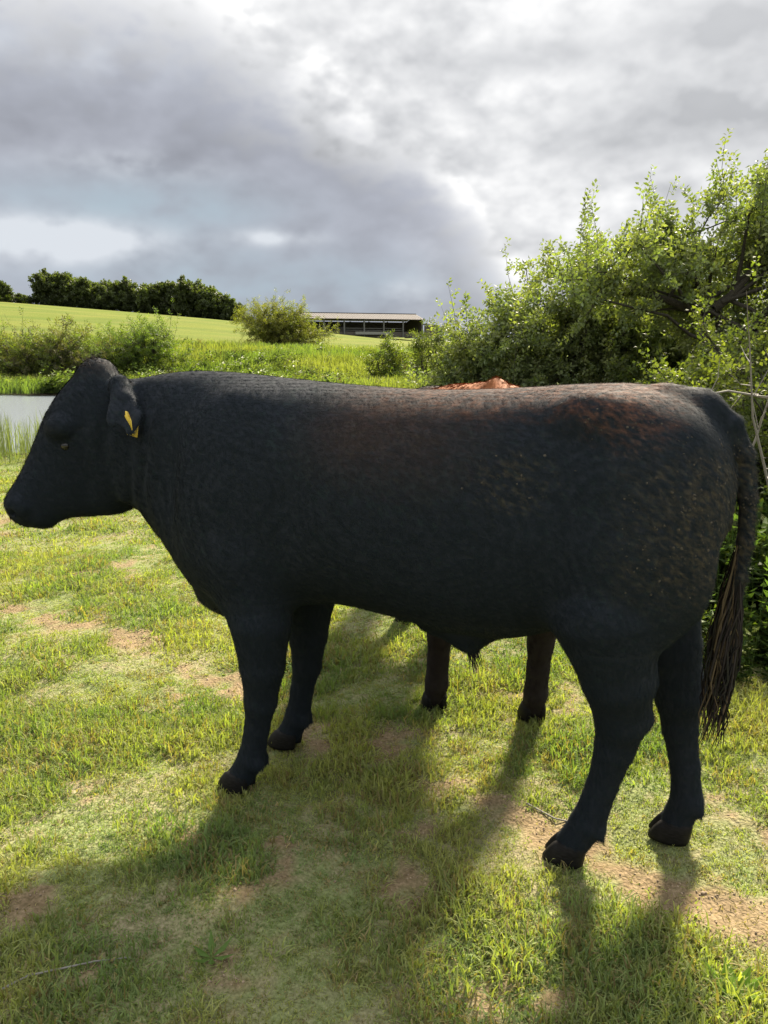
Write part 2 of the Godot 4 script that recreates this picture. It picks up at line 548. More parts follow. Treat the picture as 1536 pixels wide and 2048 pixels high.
func make_vegetation() -> void:
	var bark := flat_mat("bark", lin(0.085, 0.075, 0.06), 0.95)
	bark.uv1_triplanar = true
	bark.uv1_scale = Vector3(6, 2, 6)
	bark.albedo_texture = noise_tex(0.04, 4, 31, Color(0.5, 0.5, 0.48), Color(1, 1, 1))
	bark.heightmap_enabled = true
	bark.heightmap_texture = bark.albedo_texture
	bark.heightmap_scale = 1.5
	var green := leaf_mat("tree_leaf", Color(0.95, 1.0, 0.5), 0.5)
	green.metallic_specular = 0.3
	var sprig := sprig_mesh(9, 0.13, 0.052, 0.03, 71)
	var small := sprig_mesh(9, 0.1, 0.036, 0.024, 72)
	var willow := sprig_mesh(12, 0.3, 0.13, 0.05, 73)
	var coarse := sprig_mesh(12, 0.9, 0.55, 0.4, 74)
	var fresh := [Color(0.225, 0.27, 0.14), Color(0.265, 0.3, 0.15), Color(0.2, 0.25, 0.14)]
	var deep := [Color(0.14, 0.18, 0.065), Color(0.18, 0.21, 0.07), Color(0.15, 0.18, 0.075)]
	var base := {"bark": bark, "leaf": green, "sprig": sprig, "tones": fresh, "limb_r": 0.03, "twig_r": 0.005, "twig": 0.34, "twigs": 9, "sprigs": 6, "lift": 0.35, "shoots": 0.5, "floor": 0.3}
	rng.seed = 7
	# the tall thorn on the right, its dark stem forked above the bull's rump
	var d := base.duplicate()
	var foot := Vector3(3.35, land(3.35, -8.0), -8.0)
	rng.seed = 91
	d.merge({"seed": 501, "limbs": 120, "limb_r": 0.03,
		"stems": [stem_from(Vector3.ZERO, Vector3(-0.15, 2.0, 0.1), 0.085, 0.04), stem_from(Vector3(-0.15, 1.9, 0.1), Vector3(-1.3, 2.2, 0.2), 0.05, 0.05), stem_from(Vector3(-0.15, 1.95, 0.1), Vector3(0.6, 2.65, 0.0), 0.05, 0.05), stem_from(Vector3(-0.1, 1.6, 0.1), Vector3(1.2, 2.4, 0.3), 0.05, 0.05), stem_from(Vector3(-0.15, 1.95, 0.1), Vector3(-0.5, 2.6, -0.3), 0.045, 0.06)],
		"lobes": [[Vector3(0.2, 2.5, 0), Vector3(1.1, 0.7, 1.0)], [Vector3(0.1, 1.15, 0.5), Vector3(0.8, 0.5, 0.5)], [Vector3(-1.1, 2.25, 0.1), Vector3(0.75, 0.55, 0.8)], [Vector3(1.3, 2.4, 0.1), Vector3(0.9, 0.85, 0.9)], [Vector3(1.2, 1.3, 0.4), Vector3(0.8, 0.7, 0.7)]]}, true)
	tree("hawthorn_tree", foot, "tallest leafy tree at the right with a dark forked trunk", "tree", "", d)
	# the bushes that step down to the left of it
	var bushes := [
		[Vector3(1.35, 0, -9.6), 502, "low leafy bush nearest the barn, left end of the right hedge", [[Vector3(-0.1, 1.25, 0), Vector3(0.75, 0.85, 0.8)], [Vector3(-0.3, 0.7, 0.1), Vector3(0.8, 0.6, 0.8)]], 80],
		[Vector3(2.35, 0, -9.4), 503, "rounded bush second from the left in the right hedge", [[Vector3(-0.25, 1.85, 0), Vector3(0.85, 0.9, 0.8)], [Vector3(0.1, 0.9, 0.1), Vector3(0.9, 0.7, 0.8)]], 95],
		[Vector3(3.2, 0, -9.8), 504, "broad green bush just left of the forked dark trunk", [[Vector3(0, 1.9, 0), Vector3(0.85, 0.95, 0.8)], [Vector3(0.0, 1.0, 0.2), Vector3(1.0, 0.8, 0.8)]], 90],
		[Vector3(4.3, 0, -10.6), 506, "pale bush seen under the forked tree's crown, right of its trunk", [[Vector3(0, 1.5, 0), Vector3(1.1, 1.0, 0.8)], [Vector3(0.0, 0.8, 0.2), Vector3(1.1, 0.7, 0.8)]], 80],
		[Vector3(5.0, 0, -9.0), 505, "yellow green bush at the right edge behind the forked tree", [[Vector3(0, 1.9, 0), Vector3(1.1, 1.3, 0.9)], [Vector3(0.0, 0.9, 0.2), Vector3(1.2, 0.8, 0.8)]], 62]]
	for b in bushes:
		d = base.duplicate()
		rng.seed = b[1] + 40
		var at := Vector3(b[0].x, land(b[0].x, b[0].z), b[0].z)
		d.merge({"seed": b[1], "limbs": b[4], "stems": [stem_from(Vector3.ZERO, Vector3(-0.3, 1.5, 0.1), 0.05), stem_from(Vector3(0.1, 0, 0.05), Vector3(0.35, 1.6, -0.1), 0.045), stem_from(Vector3(-0.1, 0, 0.1), Vector3(-0.6, 1.0, 0.2), 0.04), stem_from(Vector3(0.1, 0, 0.1), Vector3(0.6, 0.9, 0.25), 0.04)], "lobes": b[3], "floor": 0.12}, true)
		tree("hedge_bush", at, b[2], "bush", "bushes of the hedge at the right", d)
	# a twiggy dark thicket right behind the rump
	for b in [[Vector3(2.6, 0, -5.9), 511, "dark twiggy thicket close behind the black bull's rump", 58], [Vector3(3.5, 0, -5.3), 512, "dark twiggy thicket at the right edge below the tree", 50]]:
		d = base.duplicate()
		rng.seed = b[1] + 40
		var at := Vector3(b[0].x, land(b[0].x, b[0].z), b[0].z)
		d.merge({"seed": b[1], "limbs": b[3], "sprig": small, "tones": deep, "sprigs": 5, "twigs": 10, "twig": 0.28, "shoots": 0.2, "stems": [stem_from(Vector3.ZERO, Vector3(-0.3, 1.3, 0.1), 0.03), stem_from(Vector3(0.1, 0, 0.05), Vector3(0.35, 1.4, -0.1), 0.03), stem_from(Vector3(-0.1, 0, 0.1), Vector3(-0.6, 0.9, 0.2), 0.025), stem_from(Vector3(0.2, 0, 0.1), Vector3(0.6, 0.9, 0.25), 0.025)], "lobes": [[Vector3(0, 1.05, 0), Vector3(0.8, 0.72, 0.6)], [Vector3(0, 0.5, 0.1), Vector3(0.8, 0.5, 0.5)]], "floor": 0.08}, true)
		tree("thicket_bush", at, b[2], "bush", "dark thickets behind the rump", d)
	# bare grey branches sticking out of the thicket
	var grey := flat_mat("bare_wood", lin(0.2, 0.19, 0.17), 0.9)
	for b in [[[Vector3(1.95, 0.0, -4.7), Vector3(2.0, 0.6, -4.55), Vector3(2.1, 1.05, -4.45), Vector3(2.18, 1.5, -4.4)], "pale dead stem leaning upright beside the bull's tail"], [[Vector3(2.35, 0.0, -4.4), Vector3(2.15, 0.75, -4.3), Vector3(1.98, 1.2, -4.25), Vector3(1.9, 1.62, -4.2)], "pale dead forked branch above the bull's tail at the right edge"], [[Vector3(2.6, 0.9, -4.7), Vector3(2.2, 1.28, -4.5), Vector3(1.9, 1.33, -4.4), Vector3(1.7, 1.3, -4.35)], "pale dead branch reaching level towards the bull's tail"]]:
		var st := begin()
		tube(st, b[0], [0.011, 0.009, 0.006, 0.003], 6)
		rng.seed = 33 + b[1].length()
		for k in 7:
			var f := rng.randf_range(0.8, 2.9)
			var root: Vector3 = b[0][int(f)].lerp(b[0][int(f) + 1], f - int(f))
			var e := root + (any_dir() + Vector3(0, 0.5, 0)).normalized() * rng.randf_range(0.12, 0.4)
			tube(st, [root, root.lerp(e, 0.5) + any_dir() * 0.02, e], [0.004, 0.003, 0.0015], 4)
		var o := part("dead_branch", st.commit(), grey, self)
		tag(o, b[1], "branch", "dead branches in the thicket")
	# the hazel-like shrub across the pond and the bushes on its bank
	var far := base.duplicate()
	far.merge({"sprig": willow, "twig": 1.0, "twig_r": 0.012, "limb_r": 0.07, "twigs": 5, "sprigs": 4, "lift": 0.2, "shoots": 0.03, "floor": 0.2}, true)
	var far_bush := [
		[Vector3(-7.3, 0, -52.0), 521, "round yellow green shrub standing alone before the barn", [[Vector3(0, 1.5, 0), Vector3(2.7, 1.25, 2.0)], [Vector3(1.9, 0.8, 0), Vector3(2.4, 0.9, 1.6)]], 150, [Color(0.2, 0.215, 0.05), Color(0.17, 0.19, 0.05), Color(0.23, 0.23, 0.06)], 3.0],
		[Vector3(-16.0, 0, -37.0), 522, "brown and green bush overhanging the far edge of the pond", [[Vector3(-1.0, 1.0, 0), Vector3(2.2, 1.1, 1.4)], [Vector3(1.6, 1.2, 0.2), Vector3(2.2, 1.2, 1.4)]], 130, [Color(0.13, 0.17, 0.06), Color(0.16, 0.19, 0.055), Color(0.14, 0.13, 0.08)], 1.9],
		[Vector3(-11.6, 0, -38.5), 523, "dense green bank bush behind the bull's poll and ear", [[Vector3(0, 1.2, 0), Vector3(2.4, 1.2, 1.5)]], 100, [Color(0.17, 0.22, 0.06), Color(0.13, 0.19, 0.055)], 2.0],
		[Vector3(2.0, 0, -33.0), 524, "pale green sapling in front of the barn's right end", [[Vector3(0, 1.6, 0), Vector3(0.7, 1.3, 0.6)]], 22, [Color(0.15, 0.18, 0.06), Color(0.12, 0.15, 0.05)], 1.8],
		[Vector3(0.2, 0, -36.0), 525, "slim green sapling left of the pale one before the barn", [[Vector3(0, 1.2, 0), Vector3(0.8, 1.0, 0.6)]], 18, [Color(0.17, 0.2, 0.05), Color(0.13, 0.17, 0.05)], 1.5]]
	for b in far_bush:
		d = far.duplicate()
		rng.seed = b[1] + 40
		var at := Vector3(b[0].x, land(b[0].x, b[0].z) - 0.05, b[0].z)
		var hh: float = b[6]
		d.merge({"seed": b[1], "limbs": b[4], "tones": b[5], "stems": [stem_from(Vector3.ZERO, Vector3(-0.5, hh * 0.7, 0.1), 0.09), stem_from(Vector3(0.1, 0, 0.05), Vector3(0.6, hh * 0.75, -0.1), 0.08), stem_from(Vector3(-0.1, 0, 0.1), Vector3(-0.9, hh * 0.45, 0.2), 0.07)], "lobes": b[3]}, true)
		if b[0].z > -37.0 and b[0].x > 0: d.merge({"twig": 0.5, "twig_r": 0.008}, true)
		tree("bank_bush" if b[1] < 524 else "sapling", at, b[2], "bush" if b[1] < 524 else "sapling", "bushes on the pond bank" if b[1] < 524 else "saplings before the barn", d)
	# trees along the ridge of the field
	var ridge := base.duplicate()
	ridge.merge({"sprig": coarse, "tones": [Color(0.1, 0.125, 0.06), Color(0.12, 0.15, 0.065), Color(0.09, 0.11, 0.062)], "twig": 0.9, "twig_r": 0.03, "limb_r": 0.16, "twigs": 4, "sprigs": 4, "lift": 0.1, "shoots": 0.0, "floor": 0.8, "limbs": 90}, true)
	var made := []
	for k in 4:
		d = ridge.duplicate()
		rng.seed = 600 + k
		var w: float = [3.6, 4.2, 3.2, 3.9][k]
		var t: float = [8.0, 8.8, 7.0, 7.6][k]
		d.merge({"seed": 640 + k, "stems": [stem_from(Vector3.ZERO, Vector3(0.3, t * 0.75, 0), 0.28, 0.02), stem_from(Vector3(0, 1.6, 0), Vector3(-1.6, t * 0.6, 0.4), 0.16), stem_from(Vector3(0, 1.8, 0), Vector3(1.7, t * 0.6, -0.3), 0.16)],
			"lobes": [[Vector3(0, t * 0.7, 0), Vector3(w * 0.85, t * 0.3, w * 0.8)], [Vector3(-w * 0.4, t * 0.42, 0.3), Vector3(w * 0.7, t * 0.32, w * 0.7)], [Vector3(w * 0.4, t * 0.42, -0.3), Vector3(w * 0.7, t * 0.32, w * 0.7)]]}, true)
		made.append(d)
	# px positions along the skyline as bearings in degrees, with the size of each tree
	var row := [[-26.4, 0.62, 0], [-25.2, 0.72, 2], [-24.0, 0.4, 3], [-22.4, 0.95, 1], [-21.3, 1.05, 0], [-20.0, 1.0, 3], [-18.8, 0.98, 2], [-17.6, 0.9, 1], [-16.2, 0.98, 3], [-14.9, 1.05, 0], [-13.6, 1.06, 1], [-12.3, 1.05, 3], [-11.2, 0.9, 2], [-10.3, 0.62, 0], [-6.1, 0.45, 1]]
	var ridge_labels := ["small ridge tree cut by the left edge of the picture", "small ridge tree just inside the left edge", "lowest scrubby tree in the gap left of the first clump", "leftmost big tree of the left ridge clump", "tallest tree of the left ridge clump", "third tree of the left ridge clump", "fourth tree of the left ridge clump", "rightmost tree of the left ridge clump before the gap", "leftmost tree of the right ridge clump after the gap", "second tree of the right ridge clump", "third and tallest tree of the right ridge clump", "fourth tree of the right ridge clump", "fifth tree of the right ridge clump, sloping down", "rightmost small tree of the right ridge clump", "far small tree peeping over the left end of the barn roof"]
	for i in row.size():
		var a := deg_to_rad(row[i][0])
		var dist := 209.0 if i < 14 else 203.0
		var x := tan(a) * dist
		var at := Vector3(x, land(x, -dist) - 0.5, -dist)
		var src: Dictionary = made[row[i][2]]
		var o: Node3D
		if src.has("built"):
			o = src.built.duplicate()
			o.name = numbered("ridge_tree")
			add_child(o)
			o.rotation.y = i * 1.3
		else:
			o = tree("ridge_tree", at, "", "tree", "trees along the field ridge", src)
			src.built = o
		o.position = at
		o.scale = Vector3.ONE * row[i][1] * 1.1
		tag(o, ridge_labels[i], "tree", "trees along the field ridge")
	# low hedge under them
	var where := []
	var tints := PackedColorArray()
	rng.seed = 77
	for i in 520:
		var a := deg_to_rad(rng.randf_range(-27.5, -9.3))
		var x := tan(a) * 206.0
		var z := -206.0 - rng.randf_range(-0.8, 1.0)
		where.append(Transform3D(aim(any_dir() + Vector3.UP).scaled(Vector3.ONE * rng.randf_range(0.8, 1.3)), Vector3(x, land(x, z) + rng.randf_range(0.0, 0.9), z)))
		var k := rng.randf_range(0.7, 1.2)
		tints.append(Color(0.045 * k, 0.06 * k, 0.025 * k))
	var hedge := copies("field_hedge", coarse, green, where, tints, self)
	tag(hedge, "low dark hedge along the top of the field", "hedge", "", "stuff")
	make_weeds(green)

func weed_mesh(stems: int, height: float, leaves: int, leaf_len: float, leaf_wide: float, spread: float, sd: int) -> ArrayMesh:
	rng.seed = sd
	var st := begin()
	for s in stems:
		var a := rng.randf() * TAU
		var foot := Vector3(cos(a), 0, sin(a)) * spread * rng.randf()
		var top := foot + Vector3(rng.randf_range(-0.2, 0.2) * height, height * rng.randf_range(0.7, 1.1), rng.randf_range(-0.2, 0.2) * height)
		tube(st, [foot, foot.lerp(top, 0.5), top], [0.004, 0.003, 0.0015], 3, Color(1.0, 0.95, 0.8))
		for i in leaves:
			var f := lerpf(0.12, 1.0, float(i) / leaves)
			var b := i * 1.9 + rng.randf()
			var dir := Vector3(cos(b), rng.randf_range(-0.25, 0.5), sin(b)).normalized()
			var t := rng.randf_range(0.75, 1.25)
			leaf(st, foot.lerp(top, f), dir, dir.cross(Vector3.UP).normalized(), leaf_len * rng.randf_range(0.7, 1.15) * (1.15 - f * 0.5), leaf_wide * (1.15 - f * 0.5), Color(t, t, t))
	return st.commit()

func make_weeds(green: Material) -> void:
	var nettle := weed_mesh(3, 0.55, 10, 0.1, 0.055, 0.08, 81)
	var bank := weed_mesh(5, 1.0, 9, 0.3, 0.16, 0.35, 82)
	var reed := tuft_mesh(16, 0.12, 0.5, 1.0, 0.012, 0.35, 83)
	var where := []
	var tints := PackedColorArray()
	rng.seed = 990
	# nettles and tall weeds at the foot of the hedge, from beside the tail back to the bushes
	for i in 5200:
		var x := rng.randf_range(0.4, 5.2)
		var z := rng.randf_range(-9.6, -3.4)
		var edge := curve_at([Vector2(0.4, -7.0), Vector2(0.9, -5.6), Vector2(1.2, -4.5), Vector2(1.5, -3.5), Vector2(2.5, -3.1)], x) + 0.5 * noise_mid.get_noise_2d(x * 2.0, z)
		if z > edge: continue
		var s := rng.randf_range(0.55, 1.25) * (0.55 + 0.45 * smoothstep(edge, edge - 1.0, z))
		where.append(Transform3D(Basis(Vector3.UP, rng.randf() * TAU).scaled(Vector3.ONE * s), Vector3(x, land(x, z) - 0.01, z)))
		var k := rng.randf_range(0.75, 1.25)
		tints.append(Color(0.12 * k, 0.2 * k, 0.06 * k) if rng.randf() < 0.7 else Color(0.18 * k, 0.24 * k, 0.06 * k))
	tag(copies("nettle_undergrowth", nettle, green, where, tints, self), "green nettles and tall weeds at the foot of the hedge", "weeds", "", "stuff")
	# rank growth on the far bank of the pond
	where = []
	tints = PackedColorArray()
	for i in 1500:
		var z := -rng.randf_range(29.0, 47.0)
		var x := rng.randf_range(-0.62, 0.2) * -z
		if pond_edge(x, z) < 1.05: continue
		var n := noise_big.get_noise_2d(x * 1.5, z * 1.5)
		var s := rng.randf_range(0.35, 0.85) * (1.0 + n) * (0.75 if z < -42.0 else 1.0)
		where.append(Transform3D(Basis(Vector3.UP, rng.randf() * TAU).scaled(Vector3.ONE * s), Vector3(x, land(x, z) - 0.05, z)))
		var k := rng.randf_range(0.75, 1.25)
		var c := Color(0.17, 0.25, 0.07).lerp(Color(0.26, 0.3, 0.075), clampf(0.5 - n * 1.6 + rng.randf_range(-0.3, 0.3), 0, 1)) * k
		if rng.randf() < 0.06: c = Color(0.2, 0.16, 0.1) * k
		c.a = 1.0
		tints.append(c)
	tag(copies("bank_weeds", bank, green, where, tints, self), "rank green weeds covering the bank beyond the pond", "weeds", "", "stuff")
	# long rough grass on the same bank
	var rough := tuft_mesh(26, 0.4, 0.2, 0.55, 0.035, 0.9, 84)
	where = []
	tints = PackedColorArray()
	for i in 9000:
		var z := -rng.randf_range(29.0, 50.0)
		var x := rng.randf_range(-0.62, 0.2) * -z
		if pond_edge(x, z) < 1.06: continue
		var n := noise_big.get_noise_2d(x * 1.3 + 50.0, z * 2.0)
		var s := rng.randf_range(0.6, 1.2)
		where.append(Transform3D(Basis(Vector3.UP, rng.randf() * TAU).scaled(Vector3.ONE * s), Vector3(x, land(x, z) - 0.03, z)))
		var c := Color(0.16, 0.225, 0.08).lerp(Color(0.26, 0.28, 0.1), clampf(0.5 + n * 1.6 + rng.randf_range(-0.25, 0.25), 0, 1)) * rng.randf_range(0.85, 1.15)
		c.a = 1.0
		tints.append(c)
	tag(copies("rough_bank_grass", rough, mats["grass_blade"], where, tints, self), "long pale green rough grass on the bank beyond the pond", "grass", "", "stuff")
	# reeds along the near edge of the water
	where = []
	tints = PackedColorArray()
	for i in 420:
		var z := -rng.randf_range(8.6, 15.0)
		var x := z * rng.randf_range(0.41, 0.6)
		var pe := pond_edge(x, z)
		if pe < 1.0 or pe > 1.22: continue
		if rng.randf() > 0.85 - 1.5 * (pe - 1.0): continue
		var s := rng.randf_range(0.4, 0.85)
		where.append(Transform3D(Basis(Vector3.UP, rng.randf() * TAU).scaled(Vector3.ONE * s), Vector3(x, maxf(land(x, z), WATER - 0.1) - 0.02, z)))
		var k := rng.randf_range(0.7, 1.25)
		tints.append(Color(0.17 * k, 0.2 * k, 0.125 * k))
	tag(copies("reed_bed", reed, mats["grass_blade"], where, tints, self), "grey green reeds along the near edge of the pond", "reeds", "", "stuff")

# ------------------------------------------------------------------ pond
func make_pond() -> void:
	var st := begin()
	var n := 64
	for i in n:
		var a := TAU * i / n
		var b := TAU * (i + 1) / n
		for v in [Vector3(0, 0, 0), Vector3(cos(a) * 14.4, 0, sin(a) * 10.4), Vector3(cos(b) * 14.4, 0, sin(b) * 10.4)]:
			st.set_normal(Vector3.UP)
			st.add_vertex(v)
	var m := flat_mat("pond_water", lin(0.13, 0.15, 0.17), 0.22)
	m.metallic_specular = 0.6
	m.uv1_triplanar = true
	m.uv1_world_triplanar = true
	m.uv1_scale = Vector3(0.7, 0.7, 1.6)
	m.heightmap_enabled = true
	m.heightmap_texture = noise_tex(0.02, 3, 61, Color.BLACK, Color.WHITE)
	m.heightmap_scale = 1.2
	var o := part("water", st.commit(), m, self)
	o.position = POND
	tag(o, "pale reflecting pond water at the left edge", "pond", "", "structure")

# ------------------------------------------------------------------ barn
func make_barn() -> void:
	var roof_mat := flat_mat("fibre_cement", lin(0.13, 0.122, 0.122), 0.95)
	roof_mat.uv1_triplanar = true
	roof_mat.uv1_world_triplanar = true
	roof_mat.uv1_scale = Vector3(0.25, 0.25, 0.25)
	roof_mat.albedo_texture = noise_tex(0.03, 4, 17, Color(0.7, 0.68, 0.66), Color(1, 1, 1), 256)
	var board := flat_mat("dark_boards", lin(0.085, 0.075, 0.066), 0.9)
	var steel := flat_mat("galvanised_steel", lin(0.11, 0.11, 0.11), 0.7)
	var pale := flat_mat("concrete", lin(0.22, 0.22, 0.21), 0.9)
	var at := Vector3(-5.0, 0, -150.0)
	at.y = land(at.x, at.z) - 0.4
	var o := thing("cattle_barn", at, 0.33, "long low open sided barn with pale roof on the skyline", "barn")
	var half := 11.6
	# eaves at 3.1 m towards us, ridge 4.3 m, 9 m deep: each roof sheet is a part
	var sheets := 16
	for side in [-1.0, 1.0]:
		for i in sheets:
			var st := begin()
			var w := half * 2.0 / sheets
			var slope: float = atan2(1.15, 4.7) * side
			var b := Basis(Vector3.RIGHT, slope)
			for k in 6:
				box(st, Vector3((k + 0.5) / 6.0 * w, 0.03 if k % 2 == 0 else 0.0, 0), Vector3(w / 6.0, 0.06, 4.95))
			var mi := part("roof_sheet", st.commit(), roof_mat, o)
			mi.transform = Transform3D(b, Vector3(-half + i * w, 3.78, side * 2.38))
	var st2 := begin()
	box(st2, Vector3(0, 4.42, 0), Vector3(half * 2 + 0.1, 0.12, 0.5))
	part("ridge_cap", st2.commit(), roof_mat, o)
	for i in 7:
		for z in [4.4, -4.4]:
			var p := begin()
			box(p, Vector3(0, 1.55, 0), Vector3(0.24, 3.1, 0.24))
			var mi := part("post", p.commit(), steel, o)
			mi.position = Vector3(-half + 0.4 + i * (half * 2 - 0.8) / 6.0, 0, z)
	for i in 40:
		var p := begin()
		box(p, Vector3(0, 1.7, 0), Vector3(half * 2 / 40.0 - 0.012, 2.6, 0.05))
		var mi := part("wall_board", p.commit(), board, o)
		mi.position = Vector3(-half + (i + 0.5) * half * 2 / 40.0, 0, -4.25)
	for e in [-1.0, 1.0]:
		var g := begin()
		var pts := [Vector3(e * (half - 0.15), 0.0, -4.3), Vector3(e * (half - 0.15), 0.0, 4.3), Vector3(e * (half - 0.15), 3.0, 4.3), Vector3(e * (half - 0.15), 4.15, 0), Vector3(e * (half - 0.15), 3.0, -4.3)]
		for q in [[0, 1, 2], [0, 2, 4], [4, 2, 3]]:
			for s in [0.0, -0.12 * e]:
				for v in q:
					g.add_vertex(pts[v] + Vector3(s, 0, 0))
		part("gable_wall", g.commit(), board, o)
	var low := begin()
	box(low, Vector3(0, 0.5, 4.15), Vector3(half * 2 - 1.0, 1.0, 0.15))
	part("low_wall", low.commit(), board, o)
	for y in [1.25, 1.6]:
		var r := begin()
		box(r, Vector3(-1.0, y, 4.15), Vector3(half * 1.5, 0.09, 0.08))
		part("feed_rail", r.commit(), steel, o)
	var trough := begin()
	box(trough, Vector3(1.5, 0.75, 4.55), Vector3(6.5, 0.5, 0.5))
	part("feed_trough", trough.commit(), pale, o)
	# the low lean-to at its right end
	var at2 := Vector3(8.6, 0, -146.0)
	at2.y = land(at2.x, at2.z) - 0.2
	var s := thing("lean_to_shed", at2, -0.09, "small dark shed with a pale ledge right of the barn", "shed")
	var a := begin()
	box(a, Vector3(0, 1.9, 0), Vector3(2.6, 2.4, 3.0))
	part("wall", a.commit(), board, s)
	var c := begin()
	box(c, Vector3(0, 3.22, 0), Vector3(3.0, 0.16, 3.5), Basis(Vector3.BACK, -0.08))
	part("roof", c.commit(), roof_mat, s)
	var e2 := begin()
	box(e2, Vector3(0.4, 0.95, 1.8), Vector3(4.6, 0.25, 0.5))
	part("ledge", e2.commit(), pale, s)
	var f := begin()
	box(f, Vector3(0.4, 0.3, 1.7), Vector3(4.4, 1.0, 0.3))
	part("base", f.commit(), board, s)

# ------------------------------------------------------------------ animals: a field of distances, meshed as surface nets
class Bone:
	var kind := 0            # 0 tapered capsule, 1 ellipsoid, 2 loft
	var a := Vector3.ZERO
	var b := Vector3.ZERO
	var ra := 0.1
	var rb := 0.1
	var k := 0.03            # blend
	var squash := 1.0        # of the axis across the animal
	var cut := false
	var box := AABB()
	var inv := Transform3D()
	var axis := Vector3.RIGHT
	var up := Vector3.UP
	var side := Vector3.BACK
	var t0 := 0.0
	var t1 := 1.0
	var step := 0.01
	var top := PackedFloat32Array()
	var bot := PackedFloat32Array()
	var wide := PackedFloat32Array()
	var off := PackedFloat32Array()
	var power := 2.3
	var egg := 0.0

	func dist(p: Vector3) -> float:
		if kind == 0:
			var q := p - a
			q.z *= squash
			var ba := b - a
			ba.z *= squash
			var h := clampf(q.dot(ba) / ba.length_squared(), 0.0, 1.0)
			return (q - ba * h).length() - lerpf(ra, rb, h)
		if kind == 1:
			var q := inv * p
			var l := q.length()
			return (l - 1.0) * ra if l > 0.001 else -ra
		var r := p - a
		var t := r.dot(axis)
		var y := r.dot(up)
		var s := r.dot(side)
		var f := clampf((t - t0) / step, 0.0, top.size() - 1.001)
		var i := int(f)
		f -= i
		var tp := lerpf(top[i], top[i + 1], f)
		var bt := lerpf(bot[i], bot[i + 1], f)
		var w := lerpf(wide[i], wide[i + 1], f)
		s -= lerpf(off[i], off[i + 1], f)
		var hh := (tp - bt) * 0.5
		y -= (tp + bt) * 0.5
		var yn := y / hh
		var sn := s / (w * (1.0 + egg * clampf(yn, -1.0, 1.0)))
		var rr := pow(pow(absf(yn), power) + pow(absf(sn), power), 1.0 / power)
		var d := -minf(hh, w) if rr < 0.02 else sqrt(y * y + s * s) * (1.0 - 1.0 / rr)
		var over := maxf(t0 - t, t - t1)
		if over > 0.0:
			d = maxf(d, 0.0)
			d = sqrt(d * d + over * over)
		return d

func cap(a: Vector3, b: Vector3, ra: float, rb: float, k := 0.04, squash := 1.0) -> Bone:
	var o := Bone.new()
	o.a = a
	o.b = b
	o.ra = ra
	o.rb = rb
	o.k = k
	o.squash = squash
	o.box = AABB(a, Vector3.ZERO).expand(b).grow(maxf(ra, rb) + k + 0.03)
	return o

func blob(c: Vector3, basis: Basis, r: Vector3, k := 0.05) -> Bone:
	var o := Bone.new()
	o.kind = 1
	var t := Transform3D(basis * Basis.from_scale(r), c)
	o.inv = t.affine_inverse()
	o.ra = minf(r.x, minf(r.y, r.z))
	o.k = k
	var m := maxf(r.x, maxf(r.y, r.z))
	o.box = AABB(c - Vector3.ONE * m, Vector3.ONE * 2.0 * m).grow(k + 0.03)
	return o

func spline(p: Array, slot: int, x: float) -> float:
	var n := p.size()
	var i := 0
	while i < n - 2 and x > p[i + 1][0]: i += 1
	var x0: float = p[i][0]
	var x1: float = p[i + 1][0]
	var t := clampf((x - x0) / (x1 - x0), 0.0, 1.0)
	var y0: float = p[i][slot]
	var y1: float = p[i + 1][slot]
	var m0: float = (y1 - p[i - 1][slot]) / (x1 - p[i - 1][0]) if i > 0 else (y1 - y0) / (x1 - x0)
	var m1: float = (p[i + 2][slot] - y0) / (p[i + 2][0] - x0) if i < n - 2 else (y1 - y0) / (x1 - x0)
	var h := x1 - x0
	var t2 := t * t
	var t3 := t2 * t
	return (2 * t3 - 3 * t2 + 1) * y0 + (t3 - 2 * t2 + t) * h * m0 + (-2 * t3 + 3 * t2) * y1 + (t3 - t2) * h * m1

# stations: [along, top, bottom, half width, sideways]
func loft(o: Vector3, axis: Vector3, up: Vector3, stations: Array, k: float, power: float, egg: float) -> Bone:
	var b := Bone.new()
	b.kind = 2
	b.a = o
	b.axis = axis.normalized()
	b.up = up.normalized()
	b.side = b.axis.cross(b.up).normalized()
	b.t0 = stations[0][0]
	b.t1 = stations[-1][0]
	b.k = k
	b.power = power
	b.egg = egg
	var n := int(ceil((b.t1 - b.t0) / b.step)) + 1
	b.box = AABB(o + b.axis * b.t0, Vector3.ZERO)
	for i in n:
		var t := minf(b.t0 + i * b.step, b.t1)
		b.top.append(spline(stations, 1, t))
		b.bot.append(spline(stations, 2, t))
		b.wide.append(maxf(spline(stations, 3, t), 0.01))
		b.off.append(spline(stations, 4, t))
		for v in [b.top[i], b.bot[i]]:
			for s in [-1.0, 1.0]:
				b.box = b.box.expand(o + b.axis * t + b.up * v + b.side * (b.off[i] + s * b.wide[i] * 1.2))
	b.box = b.box.grow(k + 0.03)
	return b

const BLOCK := 4
var net_bones: Array = []
var net_cell := 0.01
var net_blocks: Array = []
var net_values: Array = []
var net_lists: Array = []
var net_ripple := 0.0

func field(p: Vector3, list: Array) -> float:
	var d := 1.0
	for o: Bone in list:
		var e := o.dist(p)
		if o.cut:
			var h := clampf(0.5 - 0.5 * (d + e) / o.k, 0.0, 1.0)
			d = lerpf(d, -e, h) + o.k * h * (1.0 - h)
		else:
			var h := clampf(0.5 + 0.5 * (d - e) / o.k, 0.0, 1.0)
			d = lerpf(d, e, h) - o.k * h * (1.0 - h)
	return d

